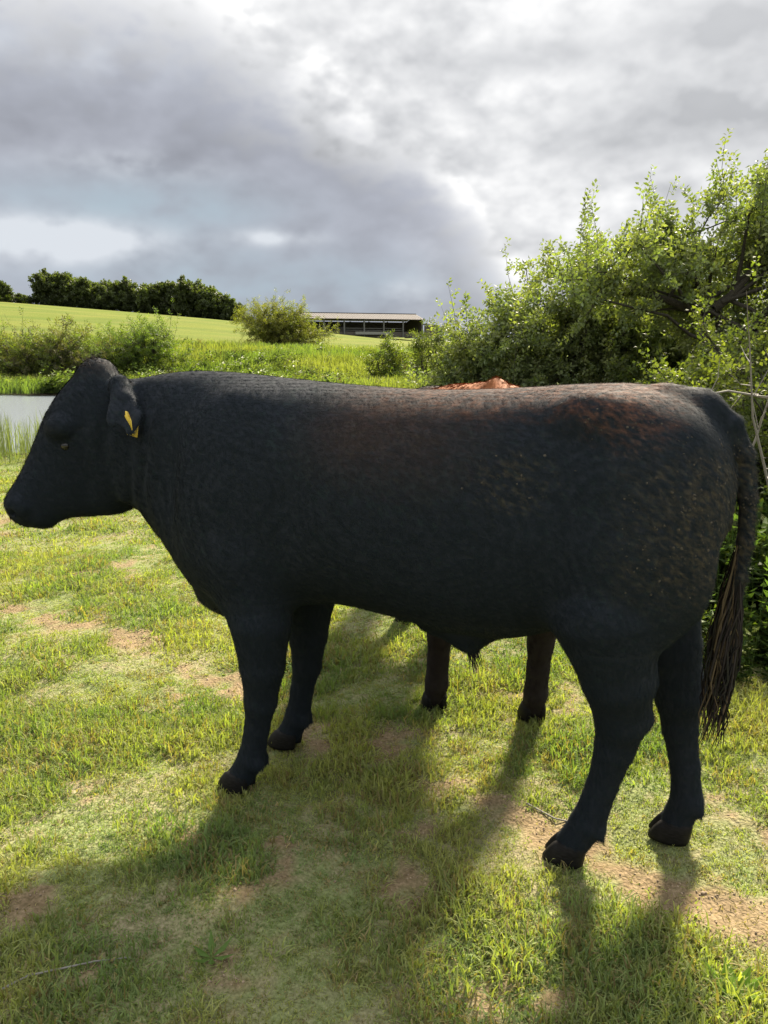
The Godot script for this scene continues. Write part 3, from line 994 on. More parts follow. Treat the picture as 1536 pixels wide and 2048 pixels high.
func net_block(i: int) -> void:
	var at: Vector3i = net_blocks[i]
	var list: Array = net_lists[i]
	var n := BLOCK + 1
	var out := PackedFloat32Array()
	out.resize(n * n * n)
	var k := 0
	for z in n:
		for y in n:
			for x in n:
				var p := Vector3(at.x * BLOCK + x, at.y * BLOCK + y, at.z * BLOCK + z) * net_cell
				var d := field(p, list)
				if absf(d) < 0.03:
					d += 0.0014 * noise_fine.get_noise_3dv(p * 0.9) + 0.0005 * noise_fine.get_noise_3dv(p * 5.0)
					if net_ripple > 0.0 and p.x > 0.84 and p.x < 1.3 and p.z > -0.05:
						d += net_ripple * sin((p.x + 0.16 * p.y) * 78.0 + 3.5 * noise_fine.get_noise_3dv(p * 0.3)) * smoothstep(0.84, 0.98, p.x) * smoothstep(1.3, 1.15, p.x) * smoothstep(1.45, 1.3, p.y)
				out[k] = d
				k += 1
	net_values[i] = out

# the surface of the bones as arrays of positions, normals and indices
func surface(bones: Array, cell: float) -> Array:
	net_bones = bones
	net_cell = cell
	net_blocks = []
	net_lists = []
	var size := cell * BLOCK
	var reach := size * 0.87 + cell
	var all: AABB = bones[0].box
	for b: Bone in bones: all = all.merge(b.box)
	# coarse cubes of four blocks a side first, then the blocks in those that hold surface
	var big := size * 4.0
	var lo := Vector3i((all.position / big).floor())
	var hi := Vector3i((all.end / big).ceil())
	for cz in range(lo.z, hi.z):
		for cy in range(lo.y, hi.y):
			for cx in range(lo.x, hi.x):
				var cube := AABB(Vector3(cx, cy, cz) * big, Vector3.ONE * big).grow(cell)
				var near := []
				for b: Bone in bones:
					if b.box.intersects(cube): near.append(b)
				if near.is_empty(): continue
				if absf(field(cube.get_center(), near)) > big * 1.6: continue
				for bz in 4:
					for by in 4:
						for bx in 4:
							var at := Vector3i(cx * 4 + bx, cy * 4 + by, cz * 4 + bz)
							var block := AABB(Vector3(at) * size, Vector3.ONE * size).grow(cell)
							var list := []
							for b: Bone in near:
								if b.box.intersects(block): list.append(b)
							if list.is_empty() or absf(field(block.get_center(), list)) > reach * 2.0: continue
							net_blocks.append(at)
							net_lists.append(list)
	net_values.resize(net_blocks.size())
	var g := WorkerThreadPool.add_group_task(net_block, net_blocks.size())
	WorkerThreadPool.wait_for_group_task_completion(g)
	var pos := PackedVector3Array()
	var nrm := PackedVector3Array()
	var found := {}
	var flips := []
	var n := BLOCK + 1
	for bi in net_blocks.size():
		var at: Vector3i = net_blocks[bi] * BLOCK
		var val: PackedFloat32Array = net_values[bi]
		for z in BLOCK:
			for y in BLOCK:
				for x in BLOCK:
					var i0 := (z * n + y) * n + x
					var v0 := val[i0]
					var v1 := val[i0 + 1]
					var v2 := val[i0 + n]
					var v3 := val[i0 + n + 1]
					var v4 := val[i0 + n * n]
					var v5 := val[i0 + n * n + 1]
					var v6 := val[i0 + n * n + n]
					var v7 := val[i0 + n * n + n + 1]
					var neg := int(v0 < 0) + int(v1 < 0) + int(v2 < 0) + int(v3 < 0) + int(v4 < 0) + int(v5 < 0) + int(v6 < 0) + int(v7 < 0)
					if neg == 0 or neg == 8: continue
					var sum := Vector3.ZERO
					var count := 0
					if (v0 < 0) != (v1 < 0): sum += Vector3(v0 / (v0 - v1), 0, 0); count += 1
					if (v2 < 0) != (v3 < 0): sum += Vector3(v2 / (v2 - v3), 1, 0); count += 1
					if (v4 < 0) != (v5 < 0): sum += Vector3(v4 / (v4 - v5), 0, 1); count += 1
					if (v6 < 0) != (v7 < 0): sum += Vector3(v6 / (v6 - v7), 1, 1); count += 1
					if (v0 < 0) != (v2 < 0): sum += Vector3(0, v0 / (v0 - v2), 0); count += 1
					if (v1 < 0) != (v3 < 0): sum += Vector3(1, v1 / (v1 - v3), 0); count += 1
					if (v4 < 0) != (v6 < 0): sum += Vector3(0, v4 / (v4 - v6), 1); count += 1
					if (v5 < 0) != (v7 < 0): sum += Vector3(1, v5 / (v5 - v7), 1); count += 1
					if (v0 < 0) != (v4 < 0): sum += Vector3(0, 0, v0 / (v0 - v4)); count += 1
					if (v1 < 0) != (v5 < 0): sum += Vector3(1, 0, v1 / (v1 - v5)); count += 1
					if (v2 < 0) != (v6 < 0): sum += Vector3(0, 1, v2 / (v2 - v6)); count += 1
					if (v3 < 0) != (v7 < 0): sum += Vector3(1, 1, v3 / (v3 - v7)); count += 1
					var c := at + Vector3i(x, y, z)
					found[c] = pos.size()
					pos.append((Vector3(c) + sum / count) * cell)
					nrm.append(Vector3(v1 - v0 + v3 - v2 + v5 - v4 + v7 - v6, v2 - v0 + v3 - v1 + v6 - v4 + v7 - v5, v4 - v0 + v5 - v1 + v6 - v2 + v7 - v3).normalized())
					if (v0 < 0) != (v1 < 0): flips.append([c, 0, v0 < 0])
					if (v0 < 0) != (v2 < 0): flips.append([c, 1, v0 < 0])
					if (v0 < 0) != (v4 < 0): flips.append([c, 2, v0 < 0])
	var idx := PackedInt32Array()
	var back := [[Vector3i(0, -1, 0), Vector3i(0, 0, -1)], [Vector3i(0, 0, -1), Vector3i(-1, 0, 0)], [Vector3i(-1, 0, 0), Vector3i(0, -1, 0)]]
	for f in flips:
		var c: Vector3i = f[0]
		var s: Array = back[f[1]]
		var a: int = found.get(c, -1)
		var b: int = found.get(c + s[0], -1)
		var d: int = found.get(c + s[0] + s[1], -1)
		var e: int = found.get(c + s[1], -1)
		if a < 0 or b < 0 or d < 0 or e < 0: continue
		if f[2]: idx.append_array([a, d, b, a, e, d])
		else: idx.append_array([a, b, d, a, d, e])
	return [pos, nrm, idx]

func skin_mesh(s: Array, paint: Callable) -> ArrayMesh:
	var col := PackedColorArray()
	col.resize(s[0].size())
	for i in s[0].size(): col[i] = paint.call(s[0][i], s[1][i])
	var arr := []
	arr.resize(Mesh.ARRAY_MAX)
	arr[Mesh.ARRAY_VERTEX] = s[0]
	arr[Mesh.ARRAY_NORMAL] = s[1]
	arr[Mesh.ARRAY_COLOR] = col
	arr[Mesh.ARRAY_INDEX] = s[2]
	var m := ArrayMesh.new()
	m.add_surface_from_arrays(Mesh.PRIMITIVE_TRIANGLES, arr)
	return m

# joints of one leg from the trunk down, each [position, radius]
func limb(bones: Array, joints: Array, squash_top := 1.0) -> void:
	for i in joints.size() - 1:
		bones.append(cap(joints[i][0], joints[i + 1][0], joints[i][1], joints[i + 1][1], 0.07 if i == 0 else 0.014, squash_top if i == 0 else 1.0))

# one claw of a hoof, toe towards +x
func claw_mesh(side: float) -> ArrayMesh:
	var st := begin()
	st.set_smooth_group(0)
	var rings := []
	for r in [[0.0, 1.0, 0.0], [0.012, 1.02, -0.002], [0.04, 0.92, -0.012], [0.062, 0.8, -0.022], [0.07, 0.6, -0.026]]:
		var ring := []
		for k in 12:
			var a := TAU * k / 12.0
			var x := cos(a) * 0.062
			var z := sin(a) * 0.029
			if x > 0.0: z -= side * x * 0.1
			if sin(a) * side < 0.0: z *= 0.72
			ring.append(Vector3(x * r[1] + 0.004 + r[2], r[0], z * r[1] + side * 0.029))
		rings.append(ring)
	for i in rings.size() - 1:
		for k in 12:
			var k2 := (k + 1) % 12
			for v in [rings[i][k], rings[i][k2], rings[i + 1][k], rings[i][k2], rings[i + 1][k2], rings[i + 1][k]]: st.add_vertex(v)
	for k in 12:
		for v in [Vector3(0, 0.07, side * 0.025), rings[-1][k], rings[-1][(k + 1) % 12]]: st.add_vertex(v)
		for v in [Vector3(0, 0.0, side * 0.025), rings[0][(k + 1) % 12], rings[0][k]]: st.add_vertex(v)
	st.generate_normals()
	return st.commit()

func hoof(parent: Node3D, at: Vector3, turn: float, mat: Material) -> void:
	var h := Node3D.new()
	h.name = "hoof"
	parent.add_child(h, true)
	h.position = at
	h.rotation.y = turn
	part("claw", claw_mesh(1.0), mat, h)
	part("claw", claw_mesh(-1.0), mat, h)

# points spread over the skin, each with its normal
func scatter(s: Array, count: int, sd: int) -> Array:
	rng.seed = sd
	var idx: PackedInt32Array = s[2]
	var out := []
	for i in count:
		var t := rng.randi_range(0, idx.size() / 3 - 1) * 3
		var a := rng.randf()
		var b := rng.randf() * (1.0 - a)
		var p: Vector3 = s[0][idx[t]] * (1.0 - a - b) + s[0][idx[t + 1]] * a + s[0][idx[t + 2]] * b
		out.append([p, s[1][idx[t]]])
	return out

func hair_mesh(length: float, width: float) -> ArrayMesh:
	# a clump of three hairs that lie along +x and lift along +y
	var st := begin()
	for k in 3:
		var z := (k - 1) * width * 2.2
		var turn := (k - 1) * 0.3
		var p0 := Vector3(0, 0, z)
		var p1 := Vector3(length * 0.5, length * 0.16, z + turn * length * 0.3)
		var p2 := Vector3(length * (0.9 + 0.1 * k), length * 0.2, z + turn * length * 0.8)
		for v in [p0 + Vector3(0, 0, width), p0 - Vector3(0, 0, width), p1 + Vector3(0, 0, width * 0.7), p0 - Vector3(0, 0, width), p1 - Vector3(0, 0, width * 0.7), p1 + Vector3(0, 0, width * 0.7), p1 + Vector3(0, 0, width * 0.7), p1 - Vector3(0, 0, width * 0.7), p2]:
			st.add_vertex(v)
	return st.commit()

func lay_hair(called: String, pts: Array, mesh: Mesh, mat: Material, flow: Callable, tint: Callable, parent: Node3D) -> void:
	var where := []
	var tints := PackedColorArray()
	for q in pts:
		var n: Vector3 = q[1]
		var f: Vector3 = flow.call(q[0])
		var x := (f - n * f.dot(n) + any_dir() * 0.12)
		x = (x - n * x.dot(n)).normalized()
		if not x.is_finite() or x.length() < 0.5: continue
		var s := rng.randf_range(0.6, 1.25)
		where.append(Transform3D(Basis(x, n, x.cross(n)).scaled_local(Vector3(s, s, s)), q[0] - n * 0.001))
		tints.append(tint.call(q[0], n))
	var o := copies(called, mesh, mat, where, tints, parent)
	o.set_meta("kind", "stuff")

func coat_mat(called: String) -> StandardMaterial3D:
	var m := flat_mat(called, Color.WHITE, 0.75)
	m.vertex_color_use_as_albedo = true
	m.metallic_specular = 0.18
	m.rim_enabled = true
	m.rim = 0.03
	m.rim_tint = 0.35
	m.uv1_triplanar = true
	m.uv1_scale = Vector3(9, 3.5, 9)
	m.heightmap_enabled = true
	m.heightmap_texture = noise_tex(0.05, 4, 91, Color.BLACK, Color.WHITE)
	m.heightmap_scale = 0.05
	return m

func bull_color(p: Vector3, n: Vector3) -> Color:
	var f := noise_fine.get_noise_3dv(p * 3.0)
	var g := noise_fine.get_noise_3dv(p * 9.0 + Vector3(5, 2, 1))
	var w := noise_mid.get_noise_3dv(p * 2.2)
	var c := Color(0.0165, 0.0225, 0.0285) * (1.0 + 0.1 * f)
	# sun-bleached rusty hair along the loin and down on the near flank
	var loin := smoothstep(0.35, -0.05, p.x) * smoothstep(-0.78, -0.62, p.x) * smoothstep(1.33, 1.45, p.y + 0.05 * w + 0.05 * f)
	c = c.lerp(Color(0.13, 0.058, 0.036), clampf(loin * (0.3 + 0.35 * f + 1.1 * g), 0, 0.9))
	var flank := exp(-pow((p.x - 0.02) / 0.26, 2.0) - pow((p.y - 1.3) / 0.13, 2.0))
	c = c.lerp(Color(0.05, 0.034, 0.027), clampf(flank * (0.35 + 0.7 * w + 0.4 * g), 0, 0.6))
	var hip := exp(-pow((p.x + 0.62) / 0.13, 2.0) - pow((p.y - 1.39) / 0.09, 2.0))
	c = c.lerp(Color(0.16, 0.08, 0.055), clampf(hip * (0.25 + 1.3 * g + 0.5 * f) - 0.12, 0, 0.75))
	# dried dung on the thigh and buttock
	var dung := smoothstep(-0.5, -0.85, p.x) * smoothstep(0.82, 1.0, p.y) * smoothstep(1.36, 1.22, p.y)
	c = c.lerp(Color(0.085, 0.072, 0.05), clampf(dung * (0.12 + 1.5 * g + 0.35 * f), 0, 0.85))
	var speck := exp(-pow((p.x + 0.33) / 0.12, 2.0) - pow((p.y - 1.2) / 0.09, 2.0))
	c = c.lerp(Color(0.1, 0.085, 0.055), clampf(speck * (1.5 * g + 0.3 * f) - 0.1, 0, 0.5))
	# dust on the poll
	var poll := smoothstep(0.12, 0.03, p.distance_to(Vector3(1.22, 1.49, 0.11)))
	c = c.lerp(Color(0.05, 0.043, 0.04), clampf(poll * (0.4 + g), 0, 0.6))
	c.a = 1.0
	return c

func make_black_bull() -> void:
	# local axes: x towards the head, y up, z to the side nearest the camera
	var psi := deg_to_rad(22.0)
	var root := thing("black_bull", Vector3(0.147, 0, -2.49), 0.0, "large black bull standing side-on across the foreground with a yellow ear tag", "bull")
	root.basis = Basis(Vector3(-cos(psi), 0, -sin(psi)), Vector3.UP, Vector3(-sin(psi), 0, cos(psi)))
	var bones := []
	# the trunk and neck: along, top, bottom, half width, sideways
	bones.append(loft(Vector3.ZERO, Vector3.RIGHT, Vector3.UP, [
		[-0.89, 1.23, 1.07, 0.07, 0.0], [-0.865, 1.31, 1.02, 0.15, 0.0], [-0.825, 1.37, 0.95, 0.205, 0.0], [-0.78, 1.41, 0.88, 0.24, 0.0], [-0.70, 1.44, 0.78, 0.265, 0.0], [-0.60, 1.456, 0.75, 0.28, 0.0], [-0.45, 1.452, 0.72, 0.285, 0.0], [-0.30, 1.441, 0.675, 0.31, 0.0],
		[-0.1, 1.43, 0.668, 0.33, 0.0], [0.1, 1.43, 0.698, 0.335, 0.0], [0.3, 1.441, 0.71, 0.32, 0.0], [0.5, 1.456, 0.67, 0.295, 0.0], [0.65, 1.469, 0.62, 0.275, 0.0], [0.78, 1.477, 0.625, 0.245, 0.0], [0.88, 1.478, 0.72, 0.215, 0.008], [0.98, 1.468, 0.845, 0.165, 0.02], [1.06, 1.455, 0.935, 0.135, 0.036], [1.14, 1.44, 1.03, 0.12, 0.065], [1.22, 1.42, 1.10, 0.10, 0.10]], 0.05, 2.25, 0.06))
	for s in [1.0, -1.0]:
		bones.append(blob(Vector3(0.62, 1.08, s * 0.2), Basis(Vector3.BACK, 0.2), Vector3(0.17, 0.3, 0.1), 0.09))
		bones.append(blob(Vector3(-0.655, 1.06, s * 0.17), Basis(Vector3.BACK, -0.3), Vector3(0.19, 0.3, 0.12), 0.08))
		bones.append(blob(Vector3(-0.52, 1.38, s * 0.19), Basis(), Vector3(0.08, 0.05, 0.06), 0.07))
	for s in [1.0, -1.0]:
		# hollow of the flank, the dip behind the shoulder and between shoulder and neck
		for h in [[Vector3(-0.40, 1.24, s * 0.40), Vector3(0.1, 0.16, 0.1)], [Vector3(0.36, 1.0, s * 0.43), Vector3(0.07, 0.28, 0.105)], [Vector3(0.86, 1.12, s * 0.325), Vector3(0.06, 0.2, 0.1)]]:
			var hollow := blob(h[0], Basis(Vector3.BACK, 0.15), h[1], 0.07)
			hollow.cut = true
			bones.append(hollow)
	# legs
	limb(bones, [[Vector3(0.57, 0.88, 0.18), 0.14], [Vector3(0.53, 0.66, 0.185), 0.105], [Vector3(0.535, 0.50, 0.175), 0.076], [Vector3(0.552, 0.365, 0.165), 0.056], [Vector3(0.575, 0.255, 0.158), 0.042], [Vector3(0.603, 0.135, 0.152), 0.047], [Vector3(0.645, 0.06, 0.15), 0.046]], 1.15)
	limb(bones, [[Vector3(0.58, 0.86, -0.18), 0.13], [Vector3(0.54, 0.64, -0.185), 0.1], [Vector3(0.55, 0.48, -0.19), 0.073], [Vector3(0.56, 0.35, -0.193), 0.055], [Vector3(0.585, 0.245, -0.195), 0.042], [Vector3(0.605, 0.135, -0.196), 0.047], [Vector3(0.64, 0.06, -0.196), 0.046]], 1.15)
	limb(bones, [[Vector3(-0.60, 1.0, 0.16), 0.17], [Vector3(-0.585, 0.82, 0.175), 0.15], [Vector3(-0.625, 0.64, 0.16), 0.105], [Vector3(-0.64, 0.51, 0.14), 0.076], [Vector3(-0.628, 0.41, 0.132), 0.057], [Vector3(-0.597, 0.27, 0.122), 0.044], [Vector3(-0.563, 0.14, 0.118), 0.049], [Vector3(-0.52, 0.06, 0.117), 0.048]], 1.25)
	limb(bones, [[Vector3(-0.66, 1.0, -0.16), 0.17], [Vector3(-0.69, 0.82, -0.17), 0.14], [Vector3(-0.745, 0.64, -0.15), 0.1], [Vector3(-0.79, 0.48, -0.135), 0.072], [Vector3(-0.80, 0.38, -0.128), 0.053], [Vector3(-0.825, 0.25, -0.125), 0.043], [Vector3(-0.838, 0.14, -0.124), 0.048], [Vector3(-0.815, 0.06, -0.124), 0.048]], 1.25)
	# points of the hocks, backs of the knees, dewclaws
	bones.append(cap(Vector3(-0.66, 0.6, 0.145), Vector3(-0.705, 0.515, 0.14), 0.03, 0.022, 0.03))
	bones.append(cap(Vector3(-0.80, 0.58, -0.14), Vector3(-0.845, 0.5, -0.135), 0.03, 0.022, 0.03))
	for q in [Vector3(0.56, 0.125, 0.15), Vector3(0.56, 0.125, -0.196), Vector3(-0.61, 0.125, 0.117), Vector3(-0.885, 0.125, -0.124)]:
		for s in [0.022, -0.022]: bones.append(cap(q + Vector3(0.012, 0.0, s), q + Vector3(0.004, -0.018, s), 0.014, 0.011, 0.02))
	# brisket, dewlap, sheath
	bones.append(cap(Vector3(1.0, 0.90, 0.03), Vector3(0.82, 0.70, 0.0), 0.035, 0.06, 0.06))
	bones.append(cap(Vector3(0.84, 0.68, 0.0), Vector3(0.70, 0.66, 0.0), 0.06, 0.08, 0.06))
	bones.append(cap(Vector3(-0.02, 0.69, 0.0), Vector3(-0.14, 0.632, 0.0), 0.06, 0.034, 0.05))
	bones.append(cap(Vector3(-0.14, 0.632, 0.0), Vector3(-0.28, 0.72, 0.0), 0.036, 0.04, 0.06))
	# the tail hangs close behind the buttocks
	var tail := [[Vector3(-0.70, 1.41, 0), 0.045], [Vector3(-0.79, 1.392, 0), 0.042], [Vector3(-0.862, 1.348, 0), 0.034], [Vector3(-0.905, 1.27, 0.005), 0.027], [Vector3(-0.926, 1.15, 0.01), 0.023], [Vector3(-0.928, 1.03, 0.015), 0.02], [Vector3(-0.92, 0.93, 0.02), 0.018], [Vector3(-0.91, 0.78, 0.02), 0.012]]
	for i in tail.size() - 1: bones.append(cap(tail[i][0], tail[i + 1][0], tail[i][1], tail[i + 1][1], 0.05 if i < 2 else 0.012))
	# head, turned towards the camera: plane through the poll
	var hd := Vector3(0.735, 0.0, 0.678).normalized()         # level direction of the muzzle
	var o := Vector3(1.12, 0.0, 0.02)
	var p0 := o + hd * 0.12 + Vector3(0, 1.36, 0)
	var ax := (hd * 0.617 + Vector3(0, -0.787, 0)).normalized()
	var up := (hd * 0.787 + Vector3(0, 0.617, 0)).normalized()
	var head := loft(p0, ax, up, [[-0.10, 0.08, -0.08, 0.07, 0], [-0.06, 0.115, -0.17, 0.10, 0], [0.0, 0.134, -0.25, 0.115, 0], [0.07, 0.137, -0.30, 0.122, 0], [0.14, 0.13, -0.325, 0.118, 0], [0.21, 0.115, -0.32, 0.102, 0], [0.28, 0.098, -0.285, 0.086, 0], [0.345, 0.085, -0.215, 0.076, 0], [0.40, 0.078, -0.145, 0.071, 0], [0.44, 0.076, -0.118, 0.071, 0], [0.475, 0.07, -0.104, 0.067, 0], [0.495, 0.05, -0.07, 0.055, 0], [0.512, 0.02, -0.035, 0.03, 0]], 0.035, 2.3, 0.16)
	bones.append(head)
	var side := head.side if head.side.z > 0.0 else -head.side
	# neck root behind the jaw
	bones.append(cap(Vector3(1.05, 1.22, 0.04), p0 + ax * 0.02 - up * 0.06, 0.135, 0.11, 0.08))
	bones.append(blob(p0 - ax * 0.085 + up * 0.075, Basis(), Vector3(0.055, 0.05, 0.07), 0.04))
	for s in [1.0, -1.0]:
		# brow, cheek, lips, nostril rim
		bones.append(blob(p0 + ax * 0.145 + up * 0.075 + side * s * 0.098, Basis(), Vector3(0.045, 0.035, 0.03), 0.035))
		bones.append(blob(p0 + ax * 0.17 - up * 0.15 + side * s * 0.07, Basis(), Vector3(0.1, 0.1, 0.035), 0.05))
		bones.append(blob(p0 + ax * 0.455 + up * 0.025 + side * s * 0.05, Basis(), Vector3(0.035, 0.03, 0.025), 0.02))
		var nostril := blob(p0 + ax * 0.485 + up * 0.03 + side * s * 0.055, Basis(), Vector3(0.014, 0.012, 0.018), 0.012)
		nostril.cut = true
		bones.append(nostril)
		var mouth := cap(p0 + ax * 0.36 - up * 0.115 + side * s * 0.085, p0 + ax * 0.475 - up * 0.062 + side * s * 0.075, 0.007, 0.007, 0.008)
		mouth.cut = true
		bones.append(mouth)
		# ear: a cupped leaf that hangs out and back
		var root_e := Vector3(1.07, 1.43, 0.165)
		var tip_e := Vector3(0.985, 1.295, 0.245)
		var face := Vector3(-0.55, -0.05, 0.83)
		if s < 0.0:
			root_e -= side * 2.0 * (root_e - p0).dot(side)
			tip_e -= side * 2.0 * (tip_e - p0).dot(side)
			face -= side * 2.0 * face.dot(side)
		var along := (tip_e - root_e).normalized()
		face = (face - along * face.dot(along)).normalized()
		var across := face.cross(along).normalized()
		bones.append(blob(root_e.lerp(tip_e, 0.58), Basis(along, across, face), Vector3(0.088, 0.056, 0.015), 0.012))
		bones.append(cap(root_e - side * s * 0.03, root_e.lerp(tip_e, 0.25), 0.034, 0.022, 0.025))
		if s > 0.0:
			mats["ear_tip"] = tip_e
			mats["ear_mid"] = root_e.lerp(tip_e, 0.55)
			mats["ear_out"] = face
	net_ripple = 0.0032
	var skin := surface(bones, 0.0085)
	net_ripple = 0.0
	var coat := coat_mat("black_coat")
	part("body", skin_mesh(skin, bull_color), coat, root)
	# short hair over the whole coat
	var hair := flat_mat("black_hair", Color.WHITE, 0.8)
	hair.vertex_color_use_as_albedo = true
	hair.cull_mode = BaseMaterial3D.CULL_DISABLED
	hair.metallic_specular = 0.14
	var flow := func(p: Vector3) -> Vector3: return Vector3(-1.0, -0.55, 0.0) if p.y > 0.75 else Vector3(-0.15, -1.0, 0)
	var off_ear := scatter(skin, 290000, 4242).filter(func(q): return q[0].distance_to(Vector3(1.02, 1.355, 0.225)) > 0.09 or rng.randf() < 0.35)
	lay_hair("coat_hair", off_ear, hair_mesh(0.019, 0.00028), hair, flow, bull_color, root)
	# dried clods
	var dung := flat_mat("dried_dung", lin(0.06, 0.052, 0.04), 0.95)
	dung.vertex_color_use_as_albedo = true
	var clod := SphereMesh.new()
	clod.radial_segments = 7
	clod.rings = 4
	clod.radius = 1.0
	clod.height = 2.0
	var where := []
	var tints := PackedColorArray()
	for q in scatter(skin, 70000, 17):
		var p: Vector3 = q[0]
		var d := smoothstep(-0.55, -0.8, p.x) * smoothstep(0.85, 1.05, p.y) * smoothstep(1.36, 1.2, p.y) + 0.25 * exp(-pow((p.x + 0.36) / 0.12, 2.0) - pow((p.y - 1.2) / 0.08, 2.0)) + 0.5 * exp(-pow((p.x + 0.6) / 0.12, 2.0) - pow((p.y - 1.38) / 0.06, 2.0))
		if p.x < -0.91 and p.y < 1.3: d += 0.3
		if rng.randf() > d * 0.42 * clampf(0.5 + 2.2 * noise_fine.get_noise_3dv(p * 2.0), 0, 1): continue
		var r := rng.randf_range(0.001, 0.0034)
		where.append(Transform3D(aim(q[1]).scaled_local(Vector3(r * rng.randf_range(0.8, 1.7), r * 0.7, r * rng.randf_range(0.8, 1.7))), p))
		var k := rng.randf_range(0.6, 1.3)
		tints.append(Color(k, k, k))
	copies("dried_dung", clod, dung, where, tints, root).set_meta("kind", "stuff")
	# hooves
	var horn := flat_mat("hoof_horn", lin(0.018, 0.017, 0.017), 0.6)
	horn.metallic_specular = 0.25
	horn.uv1_triplanar = true
	horn.uv1_scale = Vector3(8, 30, 8)
	horn.albedo_texture = noise_tex(0.02, 3, 44, Color(0.5, 0.5, 0.48), Color(1, 1, 1), 256)
	mats["horn"] = horn
	hoof(root, Vector3(0.675, 0.0, 0.149), 0.0, horn)
	hoof(root, Vector3(0.668, 0.0, -0.196), 0.0, horn)
	hoof(root, Vector3(-0.497, 0.0, 0.117), 0.0, horn)
	hoof(root, Vector3(-0.795, 0.0, -0.124), 0.0, horn)
	# eyes
	var wet := flat_mat("wet_eye", lin(0.006, 0.005, 0.005), 0.25)
	var ball := SphereMesh.new()
	ball.radius = 0.017
	ball.height = 0.034
	for s in [1.0, -1.0]:
		var e := part("eye", ball, wet, root)
		e.position = p0 + ax * 0.185 + up * 0.02 + side * s * 0.096
	# ear tags: front and back leaf through the near ear
	var yellow := flat_mat("ear_tag_yellow", lin(0.62, 0.45, 0.06), 0.45)
	var out_e: Vector3 = mats["ear_out"]
	if out_e.z < 0.0: out_e = -out_e
	for k in 2:
		var st := begin()
		var outline := [Vector2(-0.008, 0.012), Vector2(0.008, 0.012), Vector2(0.012, 0.0), Vector2(0.028, -0.012), Vector2(0.028, -0.055), Vector2(-0.028, -0.055), Vector2(-0.028, -0.012), Vector2(-0.012, 0.0)]
		for z in [0.0, 0.003]:
			for i in range(1, 7):
				for v in [outline[0], outline[i], outline[i + 1]]: st.add_vertex(Vector3(v.x, v.y, z))
		for i in 8:
			var a: Vector2 = outline[i]
			var b: Vector2 = outline[(i + 1) % 8]
			for v in [Vector3(a.x, a.y, 0), Vector3(b.x, b.y, 0), Vector3(b.x, b.y, 0.003), Vector3(a.x, a.y, 0), Vector3(b.x, b.y, 0.003), Vector3(a.x, a.y, 0.003)]: st.add_vertex(v)
		st.generate_normals()
		var t := part("ear_tag", st.commit(), yellow, root)
		var mid: Vector3 = mats["ear_mid"]
		t.position = mid + out_e * (0.03 if k == 0 else -0.02) + Vector3(-0.032 - 0.012 * k, -0.036 + 0.012 * k, 0.01)
		t.rotation = Vector3(0.1 - 0.2 * k, 0.5 - 0.2 * k, 0.12)
	# the switch of the tail: clotted strands
	var sw := begin()
	rng.seed = 31
	for i in 190:
		var a := rng.randf() * TAU
		var f := pow(rng.randf(), 0.7)
		var y0 := rng.randf_range(0.8, 1.02)
		var end_y := rng.randf_range(0.40, 0.66)
		var r := 0.010 + 0.030 * f
		var root_p := Vector3(-0.916 + cos(a) * 0.013, y0, 0.02 + sin(a) * 0.014)
		var bulge := Vector3(-0.90 + cos(a) * r, lerpf(y0, end_y, 0.45), 0.02 + sin(a) * r)
		var low := Vector3(-0.885 + cos(a) * r * 0.75 + rng.randf_range(-0.01, 0.01), end_y, 0.02 + sin(a) * r * 0.7)
		var k := rng.randf_range(0.6, 1.5)
		var tint := Color(0.026, 0.024, 0.023) * k if rng.randf() < 0.72 else Color(0.075, 0.058, 0.038) * k
		tint.a = 1.0
		var kink := Vector3(rng.randf_range(-0.012, 0.012), 0, rng.randf_range(-0.012, 0.012))
		var w := rng.randf_range(0.0014, 0.0034)
		tube(sw, [root_p, root_p.lerp(bulge, 0.5) + kink, bulge - kink * 0.6, bulge.lerp(low, 0.33) - kink * 1.4, bulge.lerp(low, 0.66) + kink * 1.2, low - kink], [w * 0.8, w, w * 1.1, w, w * 0.8, 0.0006], 5, tint)
	part("tail_switch", sw.commit(), hair, root)
	# the tuft on the poll
	var pt := begin()
	for i in 90:
		var a := rng.randf() * TAU
		var q := p0 - ax * rng.randf_range(0.07, 0.125) + up * rng.randf_range(0.09, 0.12) + side * rng.randf_range(-0.06, 0.06)
		var w := (up * 0.8 - ax * 0.3 + any_dir() * 0.6).normalized() * rng.randf_range(0.015, 0.035)
		tube(pt, [q - w * 0.3, q + w * 0.5, q + w + Vector3(0, -0.006, 0)], [0.0016, 0.0012, 0.0004], 3, Color(0.035, 0.03, 0.029))
	part("poll_tuft", pt.commit(), hair, root)
	# the hair at the tip of the sheath
	var sh := begin()
	for i in 22:
		var p := Vector3(-0.15 + rng.randf_range(-0.02, 0.02), 0.60, rng.randf_range(-0.02, 0.02))
		tube(sh, [p, p + Vector3(rng.randf_range(-0.03, 0.005), -0.05 - rng.randf() * 0.04, rng.randf_range(-0.015, 0.015))], [0.003, 0.0006], 4, Color(0.025, 0.025, 0.028))
	part("sheath_hair", sh.commit(), hair, root)

func rust_color(p: Vector3, n: Vector3) -> Color:
	var f := noise_fine.get_noise_3dv(p * 3.0)
	var g := noise_fine.get_noise_3dv(p * 8.0)
	var c := Color(0.026, 0.021, 0.021)
	var rust := smoothstep(0.55, -0.3, p.x + 0.2 * f) * smoothstep(0.5, 0.72, p.y + 0.1 * f)
	c = c.lerp(Color(0.2, 0.075, 0.03) * (1.0 + 0.35 * g), clampf(rust, 0, 1))
	c.a = 1.0
	return c

